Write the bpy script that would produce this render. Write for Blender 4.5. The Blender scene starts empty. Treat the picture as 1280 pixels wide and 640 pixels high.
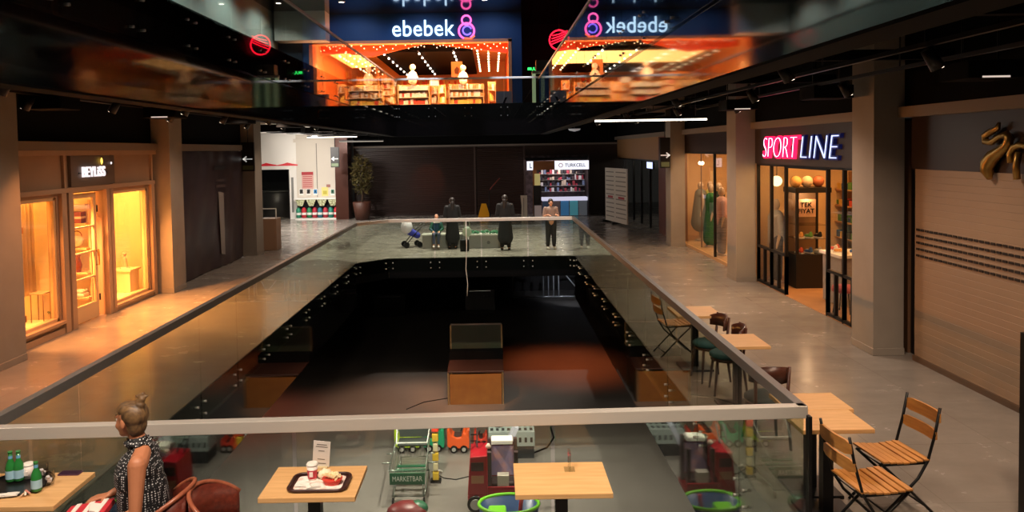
import bpy, bmesh, math, random
from mathutils import Vector, Matrix, Euler
random.seed(7)
PI = math.pi
SC = bpy.context.scene
COL = SC.collection

# ------------------------------------------------------------------ helpers
def lin(h):
    h = h.lstrip('#')
    o = []
    for i in (0, 2, 4):
        c = int(h[i:i+2], 16)/255
        o.append(c/12.92 if c <= .04045 else ((c+.055)/1.055)**2.4)
    return (*o, 1)

MATS = {}
def M(name, col='808080', rough=.5, metal=0, em=0, emcol=None, noise=None, bump=None, spec=.5, alpha=None, sheen=0):
    """plain principled material; noise=(scale, colour2, contrast) mottles it, bump=(scale, strength)"""
    if name in MATS: return MATS[name]
    m = bpy.data.materials.new(name); m.use_nodes = True
    nt = m.node_tree; b = nt.nodes['Principled BSDF']
    b.inputs['Base Color'].default_value = lin(col)
    b.inputs['Roughness'].default_value = rough
    b.inputs['Metallic'].default_value = metal
    b.inputs['Specular IOR Level'].default_value = spec
    if em:
        b.inputs['Emission Color'].default_value = lin(emcol or col)
        b.inputs['Emission Strength'].default_value = em
    if noise or bump:
        tc = nt.nodes.new('ShaderNodeTexCoord')
    if noise:
        n = nt.nodes.new('ShaderNodeTexNoise'); n.inputs['Scale'].default_value = noise[0]
        n.inputs['Detail'].default_value = 6
        r = nt.nodes.new('ShaderNodeValToRGB')
        k = noise[2] if len(noise) > 2 else .15
        r.color_ramp.elements[0].position = .5-k; r.color_ramp.elements[1].position = .5+k
        r.color_ramp.elements[0].color = lin(col); r.color_ramp.elements[1].color = lin(noise[1])
        nt.links.new(tc.outputs['Object'], n.inputs['Vector'])
        nt.links.new(n.outputs['Fac'], r.inputs['Fac']); nt.links.new(r.outputs['Color'], b.inputs['Base Color'])
    if bump:
        n2 = nt.nodes.new('ShaderNodeTexNoise'); n2.inputs['Scale'].default_value = bump[0]
        bp = nt.nodes.new('ShaderNodeBump'); bp.inputs['Strength'].default_value = bump[1]; bp.inputs['Distance'].default_value = .01
        nt.links.new(tc.outputs['Object'], n2.inputs['Vector'])
        nt.links.new(n2.outputs['Fac'], bp.inputs['Height']); nt.links.new(bp.outputs['Normal'], b.inputs['Normal'])
    MATS[name] = m
    return m

def wood(name, c1, c2, rough=.45, sc=(1.5, 22, 22), plank=None):
    if name in MATS: return MATS[name]
    m = M(name, c1, rough); nt = m.node_tree; b = nt.nodes['Principled BSDF']
    tc = nt.nodes.new('ShaderNodeTexCoord'); mp = nt.nodes.new('ShaderNodeMapping'); mp.inputs['Scale'].default_value = sc
    n = nt.nodes.new('ShaderNodeTexNoise'); n.inputs['Scale'].default_value = 2.2; n.inputs['Detail'].default_value = 5
    r = nt.nodes.new('ShaderNodeValToRGB'); r.color_ramp.elements[0].position = .32; r.color_ramp.elements[1].position = .68
    r.color_ramp.elements[0].color = lin(c1); r.color_ramp.elements[1].color = lin(c2)
    L = nt.links.new
    L(tc.outputs['Object'], mp.inputs['Vector']); L(mp.outputs['Vector'], n.inputs['Vector']); L(n.outputs['Fac'], r.inputs['Fac'])
    L(r.outputs['Color'], b.inputs['Base Color'])
    return m

def glass(name, tint='e6eee6', ior=1.5, rough=0.0):
    """thin clear sheet: tinted straight-through light plus a Fresnel mirror reflection"""
    if name in MATS: return MATS[name]
    m = bpy.data.materials.new(name); m.use_nodes = True; nt = m.node_tree; nt.nodes.clear()
    out = nt.nodes.new('ShaderNodeOutputMaterial'); mx = nt.nodes.new('ShaderNodeMixShader')
    t = nt.nodes.new('ShaderNodeBsdfTransparent'); t.inputs['Color'].default_value = lin(tint)
    g = nt.nodes.new('ShaderNodeBsdfGlossy'); g.inputs['Roughness'].default_value = rough
    f = nt.nodes.new('ShaderNodeFresnel'); ge = nt.nodes.new('ShaderNodeNewGeometry'); mr = nt.nodes.new('ShaderNodeMapRange')
    mr.inputs[3].default_value = ior; mr.inputs[4].default_value = 1/ior      # same reflectance on both faces of the sheet
    L = nt.links.new; L(ge.outputs['Backfacing'], mr.inputs[0]); L(mr.outputs[0], f.inputs['IOR'])
    L(f.outputs[0], mx.inputs[0]); L(t.outputs[0], mx.inputs[1]); L(g.outputs[0], mx.inputs[2]); L(mx.outputs[0], out.inputs[0])
    MATS[name] = m
    return m

def emit(name, col, s):
    if name in MATS: return MATS[name]
    m = bpy.data.materials.new(name); m.use_nodes = True; nt = m.node_tree; nt.nodes.clear()
    out = nt.nodes.new('ShaderNodeOutputMaterial'); e = nt.nodes.new('ShaderNodeEmission')
    e.inputs[0].default_value = lin(col); e.inputs[1].default_value = s
    nt.links.new(e.outputs[0], out.inputs[0]); MATS[name] = m
    return m

class MB:
    def __init__(s): s.bm = bmesh.new()
    def face(s, vs, smooth=False):
        try:
            f = s.bm.faces.new(vs); f.smooth = smooth; return f
        except ValueError: return None
    def box(s, x0, x1, y0, y1, z0, z1):
        return s.obox(((x0+x1)/2, (y0+y1)/2, (z0+z1)/2), (abs(x1-x0), abs(y1-y0), abs(z1-z0)))
    def obox(s, c, size, rot=(0, 0, 0), taper=1):
        R = Euler(rot).to_matrix(); c = Vector(c); v = []
        for dz in (-.5, .5):
            k = taper if dz > 0 else 1
            for dx, dy in ((-.5, -.5), (.5, -.5), (.5, .5), (-.5, .5)):
                v.append(s.bm.verts.new(c + R @ Vector((dx*size[0]*k, dy*size[1]*k, dz*size[2]))))
        for q in ((3, 2, 1, 0), (4, 5, 6, 7), (0, 1, 5, 4), (1, 2, 6, 5), (2, 3, 7, 6), (3, 0, 4, 7)): s.face([v[i] for i in q])
        return s
    def bar(s, p0, p1, w, h=None):
        """square bar between two points"""
        p0, p1 = Vector(p0), Vector(p1); d = p1-p0; h = h or w
        q = d.to_track_quat('X', 'Z'); R = q.to_matrix(); c = (p0+p1)/2; v = []
        for dx in (-.5, .5):
            for dy, dz in ((-.5, -.5), (.5, -.5), (.5, .5), (-.5, .5)):
                v.append(s.bm.verts.new(c + R @ Vector((dx*d.length, dy*w, dz*h))))
        for f in ((0, 3, 2, 1), (4, 5, 6, 7), (0, 1, 5, 4), (1, 2, 6, 5), (2, 3, 7, 6), (3, 0, 4, 7)): s.face([v[i] for i in f])
        return s
    def tube(s, pts, r, n=8, closed=False):
        pts = [Vector(p) for p in pts]; N = len(pts); rings = []
        rr = r if isinstance(r, (list, tuple)) else [r]*N
        up = Vector((0, 0, 1)); prev = None
        for i, p in enumerate(pts):
            if closed: t = pts[(i+1) % N]-pts[i-1]
            else: t = pts[min(i+1, N-1)]-pts[max(i-1, 0)]
            t.normalize()
            if prev is None:
                a = t.cross(up)
                if a.length < .05: a = t.cross(Vector((1, 0, 0)))
            else: a = prev - t*prev.dot(t)
            a.normalize(); prev = a; b = t.cross(a)
            rings.append([s.bm.verts.new(p + (a*math.cos(2*PI*k/n)+b*math.sin(2*PI*k/n))*rr[i]) for k in range(n)])
        for i in range(N if closed else N-1):
            A, B = rings[i], rings[(i+1) % N]
            for k in range(n): s.face([A[k], B[k], B[(k+1) % n], A[(k+1) % n]][::-1], True)
        if not closed: s.face(rings[0]); s.face(rings[-1][::-1])
        return s
    def cyl(s, p0, p1, r0, r1=None, n=16): return s.tube([p0, p1], [r0, r0 if r1 is None else r1], n)
    def lathe(s, prof, c=(0, 0, 0), n=20, close=True, sy=1):
        c = Vector(c); rings = []
        for r, z in prof:
            rings.append([s.bm.verts.new(c+Vector((r*math.cos(2*PI*k/n), r*sy*math.sin(2*PI*k/n), z))) for k in range(n)])
        for A, B in zip(rings, rings[1:]):
            for k in range(n): s.face([A[k], A[(k+1) % n], B[(k+1) % n], B[k]], True)
        if close:
            s.face(rings[0][::-1]); s.face(rings[-1])
        return s
    def sph(s, c, r, n=12, rot=None):
        r = r if isinstance(r, (tuple, list)) else (r, r, r)
        mt = Matrix.Translation(c) @ (Euler(rot).to_matrix().to_4x4() if rot else Matrix()) @ Matrix.Diagonal((*r, 1))
        o = bmesh.ops.create_uvsphere(s.bm, u_segments=n, v_segments=max(6, n//2+1), radius=1, matrix=mt)
        for v in o['verts']:
            for f in v.link_faces: f.smooth = True
        return s
    def cap(s, p0, p1, r0, r1=None, n=12):
        """tapered capsule"""
        r1 = r0 if r1 is None else r1
        s.sph(p0, r0, n); s.sph(p1, r1, n); return s.cyl(p0, p1, r0, r1, n)
    def prism(s, poly, a, b, axis='y', M4=None):
        """polygon (u,v) extruded from a to b along axis"""
        def P(u, v, w):
            p = {'y': (u, w, v), 'x': (w, u, v), 'z': (u, v, w)}[axis]
            p = Vector(p); return M4 @ p if M4 else p
        A = [s.bm.verts.new(P(u, v, a)) for u, v in poly]; B = [s.bm.verts.new(P(u, v, b)) for u, v in poly]
        s.face(A); s.face(B[::-1]); n = len(poly)
        for i in range(n): s.face([A[i], B[i], B[(i+1) % n], A[(i+1) % n]])
        return s
    def add(s, other_mesh, mt):
        t = bmesh.new(); t.from_mesh(other_mesh); t.transform(mt)
        me = bpy.data.meshes.new('tmp'); t.to_mesh(me); t.free(); s.bm.from_mesh(me); bpy.data.meshes.remove(me); return s

def obj(name, mb, mat, parent=None, bevel=0, **tg):
    bm = mb.bm; bmesh.ops.recalc_face_normals(bm, faces=bm.faces)
    me = bpy.data.meshes.new(name); bm.to_mesh(me); bm.free()
    me.materials.append(mat)
    o = bpy.data.objects.new(name, me); COL.objects.link(o); o.parent = parent
    if bevel:
        md = o.modifiers.new('Bevel', 'BEVEL'); md.width = bevel; md.segments = 2; md.limit_method = 'ANGLE'
    for k, v in tg.items(): o[k] = v
    return o
def remesh(name, mb, mat, parent=None, voxel=.01, smooth=2, **tg):
    """one continuous skin over overlapping volumes"""
    o = obj(name, mb, mat, parent)
    md = o.modifiers.new('r', 'REMESH'); md.mode = 'VOXEL'; md.voxel_size = voxel; md.use_smooth_shade = True
    if smooth:
        sm = o.modifiers.new('s', 'SMOOTH'); sm.iterations = smooth; sm.factor = .5
    dg = bpy.context.evaluated_depsgraph_get(); me = bpy.data.meshes.new_from_object(o.evaluated_get(dg))
    o.modifiers.clear(); o.data = me
    if not me.materials: me.materials.append(mat)
    for k, v in tg.items(): o[k] = v
    return o
def thing(name, label, cat, loc=(0, 0, 0), rz=0, group=None):
    o = bpy.data.objects.new(name, None); COL.objects.link(o); o.empty_display_size = .1
    o.location = loc; o.rotation_euler = (0, 0, rz); o['label'] = label; o['category'] = cat
    if group: o['group'] = group
    return o
def tag(o, label, cat, group=None, kind=None):
    o['label'] = label; o['category'] = cat
    if group: o['group'] = group
    if kind: o['kind'] = kind
    return o
def struct(name, mb, mat, bevel=0, **tg): return obj(name, mb, mat, None, bevel, kind='structure', **tg)
KIDS = {}
def dup(root, loc=None, rz=None, label=None, scale=None):
    def cp(o, p):
        c = o.copy(); COL.objects.link(c)
        if p is not None: c.parent = p; c.matrix_parent_inverse = o.matrix_parent_inverse.copy()
        for k in [x for x in bpy.data.objects if x.parent == o and x not in new]: new.add(c); cp(k, c)
        return c
    new = set(); c = cp(root, None)
    if loc is not None: c.location = loc
    if rz is not None: c.rotation_euler[2] = rz
    if label: c['label'] = label
    if scale: c.scale = scale if isinstance(scale, tuple) else (scale,)*3
    return c
def text(name, body, size, mat, parent=None, loc=(0, 0, 0), rot=(PI/2, 0, 0), depth=.01, sx=1, offset=0, align='CENTER', shear=0, space=1):
    cu = bpy.data.curves.new(name, 'FONT'); cu.body = body; cu.size = size; cu.extrude = depth; cu.offset = offset
    cu.align_x = align; cu.align_y = 'CENTER'; cu.shear = shear; cu.space_character = space; cu.resolution_u = 4
    t = bpy.data.objects.new(name, cu); COL.objects.link(t)
    dg = bpy.context.evaluated_depsgraph_get(); dg.update()
    me = bpy.data.meshes.new_from_object(t.evaluated_get(dg)); bpy.data.objects.remove(t)
    me.materials.clear(); me.materials.append(mat); me.transform(Matrix.Diagonal((sx, 1, 1, 1)))
    o = bpy.data.objects.new(name, me); COL.objects.link(o); o.parent = parent; o.location = loc; o.rotation_euler = rot
    return o
def light(kind, loc, energy, col, rot=(0, 0, 0), size=1, size_y=None, spot=None, blend=.5, name='lamp_light'):
    l = bpy.data.lights.new(name, kind); l.energy = energy; l.color = lin(col)[:3]
    if kind == 'AREA':
        l.size = size
        if size_y: l.shape = 'RECTANGLE'; l.size_y = size_y
    else: l.shadow_soft_size = size
    if kind == 'SPOT': l.spot_size = spot or 1.2; l.spot_blend = blend
    o = bpy.data.objects.new(name, l); COL.objects.link(o); o.location = loc; o.rotation_euler = rot
    return o

# ------------------------------------------------------------------ camera
F, H = 950.0, 2.9
PITCH, ROLL, YAW, VPX, VPY = math.radians(2.3), -.0165, 0, 615, 187
R3 = (Matrix.Rotation(YAW, 3, 'Z') @ Matrix.Rotation(PI/2-PITCH, 3, 'X') @ Matrix.Rotation(ROLL, 3, 'Z'))
_c = R3.transposed() @ Vector((0, 1, 0))
SHX = (640 + F*_c.x/-_c.z - VPX)/1280
SHY = (VPY - (320 - F*_c.y/-_c.z))/1280
def proj(p):
    c = R3.transposed() @ (Vector(p)-Vector((0, 0, H)))
    return (640 + F*c.x/-c.z - SHX*1280, 320 - F*c.y/-c.z + SHY*1280)
def U(px, py, x=None, y=None, z=None):
    d = R3 @ Vector(((px-640+SHX*1280)/F, -(py-320-SHY*1280)/F, -1))
    if z is not None: t = (z-H)/d.z
    elif y is not None: t = y/d.y
    else: t = x/d.x
    return Vector((0, 0, H)) + d*t
cd = bpy.data.cameras.new('camera'); cam = bpy.data.objects.new('camera', cd); COL.objects.link(cam); SC.camera = cam
cd.sensor_width = 36; cd.lens = F/1280*36; cd.shift_x = SHX; cd.shift_y = SHY; cd.clip_end = 200; cd.clip_start = .05
cam.location = (0, 0, H); cam.rotation_euler = R3.to_euler()
# ------------------------------------------------------------------ materials
def floor_mat():
    m = M('polished_floor', '8b857c', .3); nt = m.node_tree; b = nt.nodes['Principled BSDF']; L = nt.links.new
    tc = nt.nodes.new('ShaderNodeTexCoord')
    n = nt.nodes.new('ShaderNodeTexNoise'); n.inputs['Scale'].default_value = 1.6; n.inputs['Detail'].default_value = 8; n.inputs['Roughness'].default_value = .65
    mp = nt.nodes.new('ShaderNodeMapping'); mp.inputs['Scale'].default_value = (1, 1.5, 1)
    r = nt.nodes.new('ShaderNodeValToRGB'); e = r.color_ramp.elements
    e[0].position = .25; e[0].color = lin('827c75'); e[1].position = .75; e[1].color = lin('98928a')
    br = nt.nodes.new('ShaderNodeTexBrick'); br.inputs['Scale'].default_value = 1; br.inputs['Mortar Size'].default_value = .004
    br.inputs['Brick Width'].default_value = 1.2; br.inputs['Row Height'].default_value = 1.2; br.offset = 0
    br.inputs['Color1'].default_value = (1, 1, 1, 1); br.inputs['Color2'].default_value = (.93, .93, .93, 1); br.inputs['Mortar'].default_value = (.7, .68, .65, 1)
    mx = nt.nodes.new('ShaderNodeMix'); mx.data_type = 'RGBA'; mx.blend_type = 'MULTIPLY'; mx.inputs[0].default_value = 1
    L(tc.outputs['Object'], mp.inputs[0]); L(mp.outputs[0], n.inputs['Vector']); L(tc.outputs['Object'], br.inputs['Vector'])
    L(n.outputs['Fac'], r.inputs[0]); L(r.outputs[0], mx.inputs[6]); L(br.outputs[0], mx.inputs[7]); L(mx.outputs[2], b.inputs['Base Color'])
    r2 = nt.nodes.new('ShaderNodeMapRange'); r2.inputs[1].default_value = .3; r2.inputs[2].default_value = .7; r2.inputs[3].default_value = .15; r2.inputs[4].default_value = .3
    L(n.outputs['Fac'], r2.inputs[0]); L(r2.outputs[0], b.inputs['Roughness'])
    return m
FLOOR = floor_mat()
LOWFLOOR = M('lower_floor', '7d7872', .34, noise=(.7, '8f8a84', .3))
CONC = M('grey_plaster', '8d857b', .75, noise=(3, '978f84', .3))
PANELG = M('taupe_panel', '86796b', .6)
BLACK = M('black_paint', '050505', .85, spec=.15)
DARKC = M('dark_ceiling', '0d0c0d', .7)
FASCIA = M('black_glass_fascia', '0a0a0b', .04, spec=.8)
FASCIAM = M('satin_black_metal', '0d0b0d', .05, spec=.8)
STEEL = M('brushed_steel', 'c2bdb6', .38, .25)
STEELD = M('grey_steel_rail', '7c7976', .38, .4)
CHROME = M('chrome', 'd8d8d8', .12, 1)
GLASS = glass('clear_green_glass', 'e9efe8', 1.33)
GLASSU = glass('upper_clear_glass', 'eef2f0', 1.5)
SHOPGL = glass('shop_window_glass', 'f4f4f0', 1.4)
TAN = M('tan_board', '9a8068', .6)
WHITE = M('white_paint', 'e6e2da', .55)
CREAM = M('cream_wall', 'f0dcb0', .7)
DBROWN = M('dark_brown_panel', '2b1c18', .45, noise=(2, '33221d', .3))
WOODT = wood('oak_tabletop', 'd2a26a', 'e2b47c', .38)
WOODC = wood('honey_slat_wood', 'b97a3c', 'd19550', .42)
DWOOD = wood('walnut_chair_wood', '3a1d14', '512a1c', .35)
BLK = M('black_metal', '0e0e10', .4, .3)

# ------------------------------------------------------------------ levels and edges of the opening
XL, XR, YN0, YN1, YF = -3.6, 2.19, 5.10, 5.28, 20.5
UXL, UXR, UYF = -3.5, 1.8, 28.0
ZB, ZL, US, UB = -1.15, -4.6, 4.6, 3.45
CH = [(XL, 19.7), (-2.85, YF)]                      # cut corner of the far left end

# main floor as one ring-shaped slab
def ring(z0, z1):
    mb = MB(); bm = mb.bm
    inner = [(XL, YN0), (XR, YN1), (XR, YF), CH[1], CH[0]]
    outer = [(-11, -3), (10, -3), (10, 40), (-11, 40)]
    for z, flip in ((z1, 0), (z0, 1)):
        I = [bm.verts.new((x, y, z)) for x, y in inner]; O = [bm.verts.new((x, y, z)) for x, y in outer]
        for f in ([O[0], O[1], I[1], I[0]], [O[1], O[2], I[2], I[1]], [O[2], I[3], I[2]], [O[2], O[3], I[3]], [O[3], I[4], I[3]], [O[3], O[0], I[0], I[4]]): bm.faces.new(f)
    return mb
struct('floor', ring(-.02, 0), FLOOR)
mb = MB().box(-15, 14, -4, 48, ZL-.1, ZL); struct('floor', mb, LOWFLOOR)
def slab_under(z0, z1):   # slab body under the floor finish, in four pieces clear of the opening
    mb = MB(); mb.box(-11, XL-.02, -3, 40, z0, z1); mb.box(XR+.02, 10, -3, 40, z0, z1)
    mb.box(XL-.02, XR+.02, -3, YN0-.03, z0, z1); mb.box(XL-.02, XR+.02, YF+.02, 40, z0, z1); return mb
struct('ceiling', slab_under(-.5, -.021), DARKC)
# lower level walls
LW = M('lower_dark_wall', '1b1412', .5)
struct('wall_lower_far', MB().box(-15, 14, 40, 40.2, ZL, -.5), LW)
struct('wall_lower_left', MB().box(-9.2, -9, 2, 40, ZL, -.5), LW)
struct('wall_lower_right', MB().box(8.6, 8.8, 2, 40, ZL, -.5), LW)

# fascias round the opening (black glass)
def edge_plate(pts, z0, z1, th, mat, name='trim_1', flip=1):
    mb = MB()
    for (a, b) in zip(pts, pts[1:]):
        a, b = Vector((*a, 0)), Vector((*b, 0)); d = (b-a).normalized(); n = Vector((-d.y, d.x, 0))*flip
        c = (a+b)/2 + n*th/2; mb.obox((c.x, c.y, (z0+z1)/2), ((b-a).length, th, z1-z0), (0, 0, math.atan2(d.y, d.x)))
    return struct(name, mb, mat)
edge_plate([(XL, YN0), CH[0]], ZB, -.022, .10, FASCIA, 'trim_1')
edge_plate([CH[0], CH[1]], -.55, -.022, .10, FASCIA, 'trim_2')
edge_plate([CH[1], (XR, YF)], -.55, -.022, .10, FASCIA, 'trim_3')
edge_plate([(XR, YF), (XR, YN1)], ZB, -.022, .10, FASCIA, 'trim_4')
edge_plate([(XR, YN1), (XL, YN0)], ZB, -.022, .10, FASCIA, 'trim_5')
edge_plate([(UXL, -2), (UXL, UYF)], UB, US, .25, FASCIAM, 'trim_6')
edge_plate([(UXL, UYF), (UXR, UYF)], UB, US, .25, FASCIAM, 'trim_7')
edge_plate([(UXR, UYF), (UXR, -2)], UB, US, .25, FASCIAM, 'trim_8')

struct('dark_underside', MB().box(UXL-.25, UXL, -2, UYF+.25, UB-.02, UB-.001).box(UXR, UXR+.25, -2, UYF+.25, UB-.02, UB-.001).box(UXL, UXR, UYF, UYF+.25, UB-.02, UB-.001), BLACK)  # matt black strips added so the fascia undersides stay dark, without reflections
# balustrades: rail, panels, point fixings
def balustrade(name, label, a, b, z, step, rail=(.07, .085), panel_drop=.36, rail_z=1.06, gmat=GLASS, gap=.03, ends=(0, 0), railmat=STEEL, bolt_rows=(-.12, -.27), side=1, post=None):
    a, b = Vector((*a, 0)), Vector((*b, 0)); d = (b-a); Ln = d.length; d.normalize(); n = Vector((-d.y, d.x, 0))*side
    ang = math.atan2(d.y, d.x); t = thing(name, label, 'railing', (a.x, a.y, z), ang, None)
    s = side
    mb = MB().box(-.0+ends[0], Ln+ends[1], -.5*rail[0]-s*.03, .5*rail[0]-s*.03, rail_z-rail[1], rail_z); obj('handrail', mb, railmat, t, .004)
    k = max(1, round(Ln/step)); w = Ln/k
    pm = None; bolt = None
    for i in range(k):
        g = obj('glass_panel', MB().box(gap/2, w-gap/2, -.006, .006, -panel_drop, rail_z-rail[1]-.001), gmat, t) if pm is None else None
        if pm is None: pm = g
        else:
            g = pm.copy(); COL.objects.link(g)
        g.location = (i*w, -s*.03, 0)
        for bx in (.12, w-.12):
            for bz in bolt_rows:
                if bolt is None:
                    c = obj('bolt', MB().cyl((0, -s*.02, 0), (0, s*.025, 0), .015, n=10), M('bolt_steel', 'd0d0cc', .25, .5), g); bolt = c
                else: c = bolt.copy(); COL.objects.link(c); c.parent = g
                c.location = (bx, -0*s, bz)
    return t
B1 = balustrade('glass_balustrade', 'long glass balustrade with grey rail down the left side, beside the lit shop', (XL, YN0), CH[0], 0, 1.33, railmat=STEELD)
B2 = balustrade('glass_balustrade', 'short slanted glass balustrade across the cut far left corner of the opening', CH[0], CH[1], 0, 1.2, railmat=STEEL)
B3 = balustrade('glass_balustrade', 'far glass balustrade with pale rail in front of the standing people', CH[1], (XR, YF), 0, 1.27, railmat=M('pale_rail', 'd6d2cc', .4, .3))
B4 = balustrade('glass_balustrade', 'long glass balustrade down the right side of the opening, beside the cafe tables', (XR, YF), (XR, YN1), 0, 1.4, railmat=STEELD)
B5 = balustrade('glass_balustrade', 'nearest glass balustrade with wide steel rail, behind the front cafe tables', (XR, YN1), (XL-1.4, YN0-.04), 0, 1.9, rail=(.08, .085), railmat=STEEL, gmat=glass('near_clear_glass', 'eff2ee', 1.45))
obj('corner_post', MB().box(-.012, .012, -.0, .05, -.3, 1.0), BLK, B5)
B6 = balustrade('upper_balustrade', 'upper floor glass balustrade along the left side, overhead', (UXL, -2), (UXL, UYF), US, 1.35, rail=(.05, .05), panel_drop=.55, rail_z=.92, gmat=GLASSU, railmat=STEEL, bolt_rows=(-.15, -.45))
B7 = balustrade('upper_balustrade', 'upper floor glass balustrade across the far end, below the blue shop front', (UXL, UYF), (UXR, UYF), US, 1.32, rail=(.05, .07), panel_drop=.55, rail_z=.96, gmat=GLASSU, railmat=M('pale_rail'), bolt_rows=(-.15, -.45))
B8 = balustrade('upper_balustrade', 'upper floor glass balustrade along the right side, mirroring the blue shop sign', (UXR, UYF), (UXR, -2), US, 1.35, rail=(.05, .05), panel_drop=.55, rail_z=.92, gmat=GLASSU, railmat=STEEL, bolt_rows=(-.15, -.45))

# ------------------------------------------------------------------ upper floor slab, ceiling
mb = MB(); mb.box(-13, UXL-.25, -2, 48, 4.35, US); mb.box(UXR+.25, 13, -2, 48, 4.35, US); mb.box(UXL-.25, UXR+.25, UYF+.25, 48, 4.35, US)
struct('ceiling', mb, DARKC)
struct('floor', MB().box(-13, 13, UYF+.26, 48, US, US+.01), M('upper_floor', '3a3632', .3))
CEIL = M('glossy_black_ceiling', '09090b', .08, spec=.8)
struct('ceiling', MB().box(-13, 13, -3, 50, 9.0, 9.1), CEIL)
UW = M('pale_upper_wall', '8f9a92', .7)
struct('wall_upper_left', MB().box(-9.6, -9.4, 18, 34, US, 9), UW)
struct('wall_upper_right', MB().box(8, 8.2, -2, 40, US, 9), M('upper_grey_wall', '4a4744', .7))
struct('trim_9', MB().box(-9.3, -7.1, 33.0, 33.9, 7.75, 9), M('white_box', 'c9c4ba', .7))
# ------------------------------------------------------------------ main level walls
XLW, XRW = -7.1, 5.6
FW = M('far_brown_shutter', '33201b', .38)
mb = MB(); mb.box(-6.2, 6, 34, 34.2, 0, 3.1)
struct('wall_far', mb, DBROWN)
mb = MB().box(-6.2, 6, 33.9, 34.0, 3.06, 3.14); struct('trim_10', mb, M('pale_trim', '8a8078', .6))
struct('wall_far', MB().box(-6.2, 9, 34.0, 34.2, 3.14, 4.35), BLACK)
struct('wall_left', MB().box(XLW-.2, XLW, 3, 22.2, 3.14, 4.35), BLACK)
struct('trim_11', MB().box(XLW-.02, XLW+.14, 3, 21.5, 3.0, 3.14), PANELG)
struct('wall_right', MB().box(XRW, XRW+.2, -2, 34, 3.38, 4.35), BLACK)
struct('trim_12', MB().box(XRW-.12, XRW+.02, -2, 34, 3.24, 3.38), PANELG)
# columns
def column(x0, x1, y0, y1, z1=4.34):
    mb = MB().box(x0, x1, y0, y1, 0, z1); mb.box(x0-.008, x1+.008, y0-.008, y1+.008, 0, .1)
    return struct('column', mb, CONC, .006)
for y in (10.15, 15.85, 21.5): column(-7.12, -6.72, y, y+.65)
for y in (10.28, 16.1, 22.0): column(5.16, 5.58, y, y+.62)
column(5.16, 5.58, 4.4, 5.0)
# ================================================================== ebebek store, upper far end
BLUE = M('navy_blue_facade', '12406c', .55)
ex0, ex1, eyF = U(388, 60, y=34).x, U(638, 60, y=34).x, 34.0
ezt = 7.8
mb = MB(); mb.box(ex0-.35, ex1+.5, eyF, eyF+.3, ezt, 9); mb.box(ex1, ex1+.5, eyF, eyF+.3, US, ezt); mb.box(ex0-.35, ex0, eyF, eyF+.3, US, ezt)
struct('wall_store', mb, BLUE)
ORG = M('orange_board', 'f0622a', .55); ORGW = M('orange_wall', 'ee8040', .6)
mb = MB(); mb.box(ex0-.05, ex0+.1, eyF-.06, eyF+.4, US, ezt); mb.box(ex1-.1, ex1+.05, eyF-.06, eyF+.4, US, ezt); mb.box(ex0-.05, ex1+.05, eyF-.06, eyF+.4, ezt-.12, ezt+.02)
struct('trim_13', mb, M('orange_frame', 'f59a5c', .5))
# interior shell
struct('wall_store', MB().box(ex0-.2, ex0, eyF+.3, 47, US, 8.6), M('peach_wall', 'f2c38d', .7))
struct('wall_store', MB().box(ex1, ex1+.2, eyF+.3, 47, US, 8.6), ORGW)
struct('wall_store', MB().box(ex0, ex1, 47, 47.2, US, 8.6), M('peach_wall'))
struct('floor', MB().box(ex0, ex1, eyF, 47, US+.011, US+.02), M('store_floor', 'd0b48c', .3))
mb = MB(); mb.box(ex0, ex1, eyF+.3, 47, 8.3, 8.4); struct('ceiling', mb, M('peach_wall'))
a = U(470, 90, y=35.0); b_ = U(530, 58, y=35.0); c_ = U(596, 72, y=35.0)
struct('ceiling', MB().box(-5.6, -.85, 36, 47, 7.55, 7.7), M('store_black_ceiling', '050404', .8, spec=.1))
# orange canopy of printed board hanging over the entrance
def V2(px, py, y): v = U(px, py, y=y); return (v.x, v.z)
t = thing('entrance_canopy', 'wide orange peaked canopy dotted with small bulbs inside the blue shop entrance', 'canopy', (0, 34.6, 0))
poly = [V2(400, 53, 34.6), V2(636, 53, 34.6), V2(634, 66, 34.6), V2(597, 62, 34.6), V2(534, 52.8+1, 34.6), V2(500, 62, 34.6), V2(466, 71, 34.6), V2(402, 66, 34.6)]
obj('board', MB().prism(poly, 0, .12, 'y'), ORG, t)
BULB = emit('warm_bulb', 'ffd9a0', 8); BULBW = emit('white_bulb', 'fff2e0', 7)
mb = MB()
for i in range(60):
    px = 404+i*3.95; py = 54+random.random()*8
    v = U(px, py, y=34.57); mb.sph((v.x, -.03, v.z), .022, 6)
obj('bulb', mb, BULB, t, kind='stuff')
# ceiling spot rows
def spotrow(x, z, y0, y1, n, mat, lab):
    t = thing('spotlight_row', lab, 'ceiling spotlights', (x, 0, z), 0, None)
    obj('track', MB().box(-.03, .03, y0, y1, 0, .04), BLK, t)
    base = None
    for i in range(n):
        y = y0+(y1-y0)*(i+.5)/n
        if base is None: base = obj('spotlight', MB().lathe([(.04, -.08), (.05, -.02), (.03, 0)], n=10), mat, t); c = base
        else: c = base.copy(); COL.objects.link(c)
        c.location = (0, y, 0)
    return t
spotrow(-5.0, 7.5, 35.2, 46.5, 7, BULBW, 'leftmost row of twin spotlights on the black ceiling of the blue shop')
spotrow(-3.35, 7.5, 35.2, 46.5, 7, BULBW, 'middle row of spotlights on the black ceiling of the blue shop')
spotrow(-1.72, 7.5, 35.2, 42, 5, BULBW, 'right row of spotlights on the black ceiling of the blue shop')
for x, l in ((-.62, 'bulb row along the right edge of the black ceiling, blue shop'), (-.1, 'middle bulb row in the orange right aisle of the blue shop'), (.42, 'rightmost bulb row in the orange aisle of the blue shop')):
    spotrow(x, 7.62, 35.5, 46, 9, BULB, l)
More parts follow.
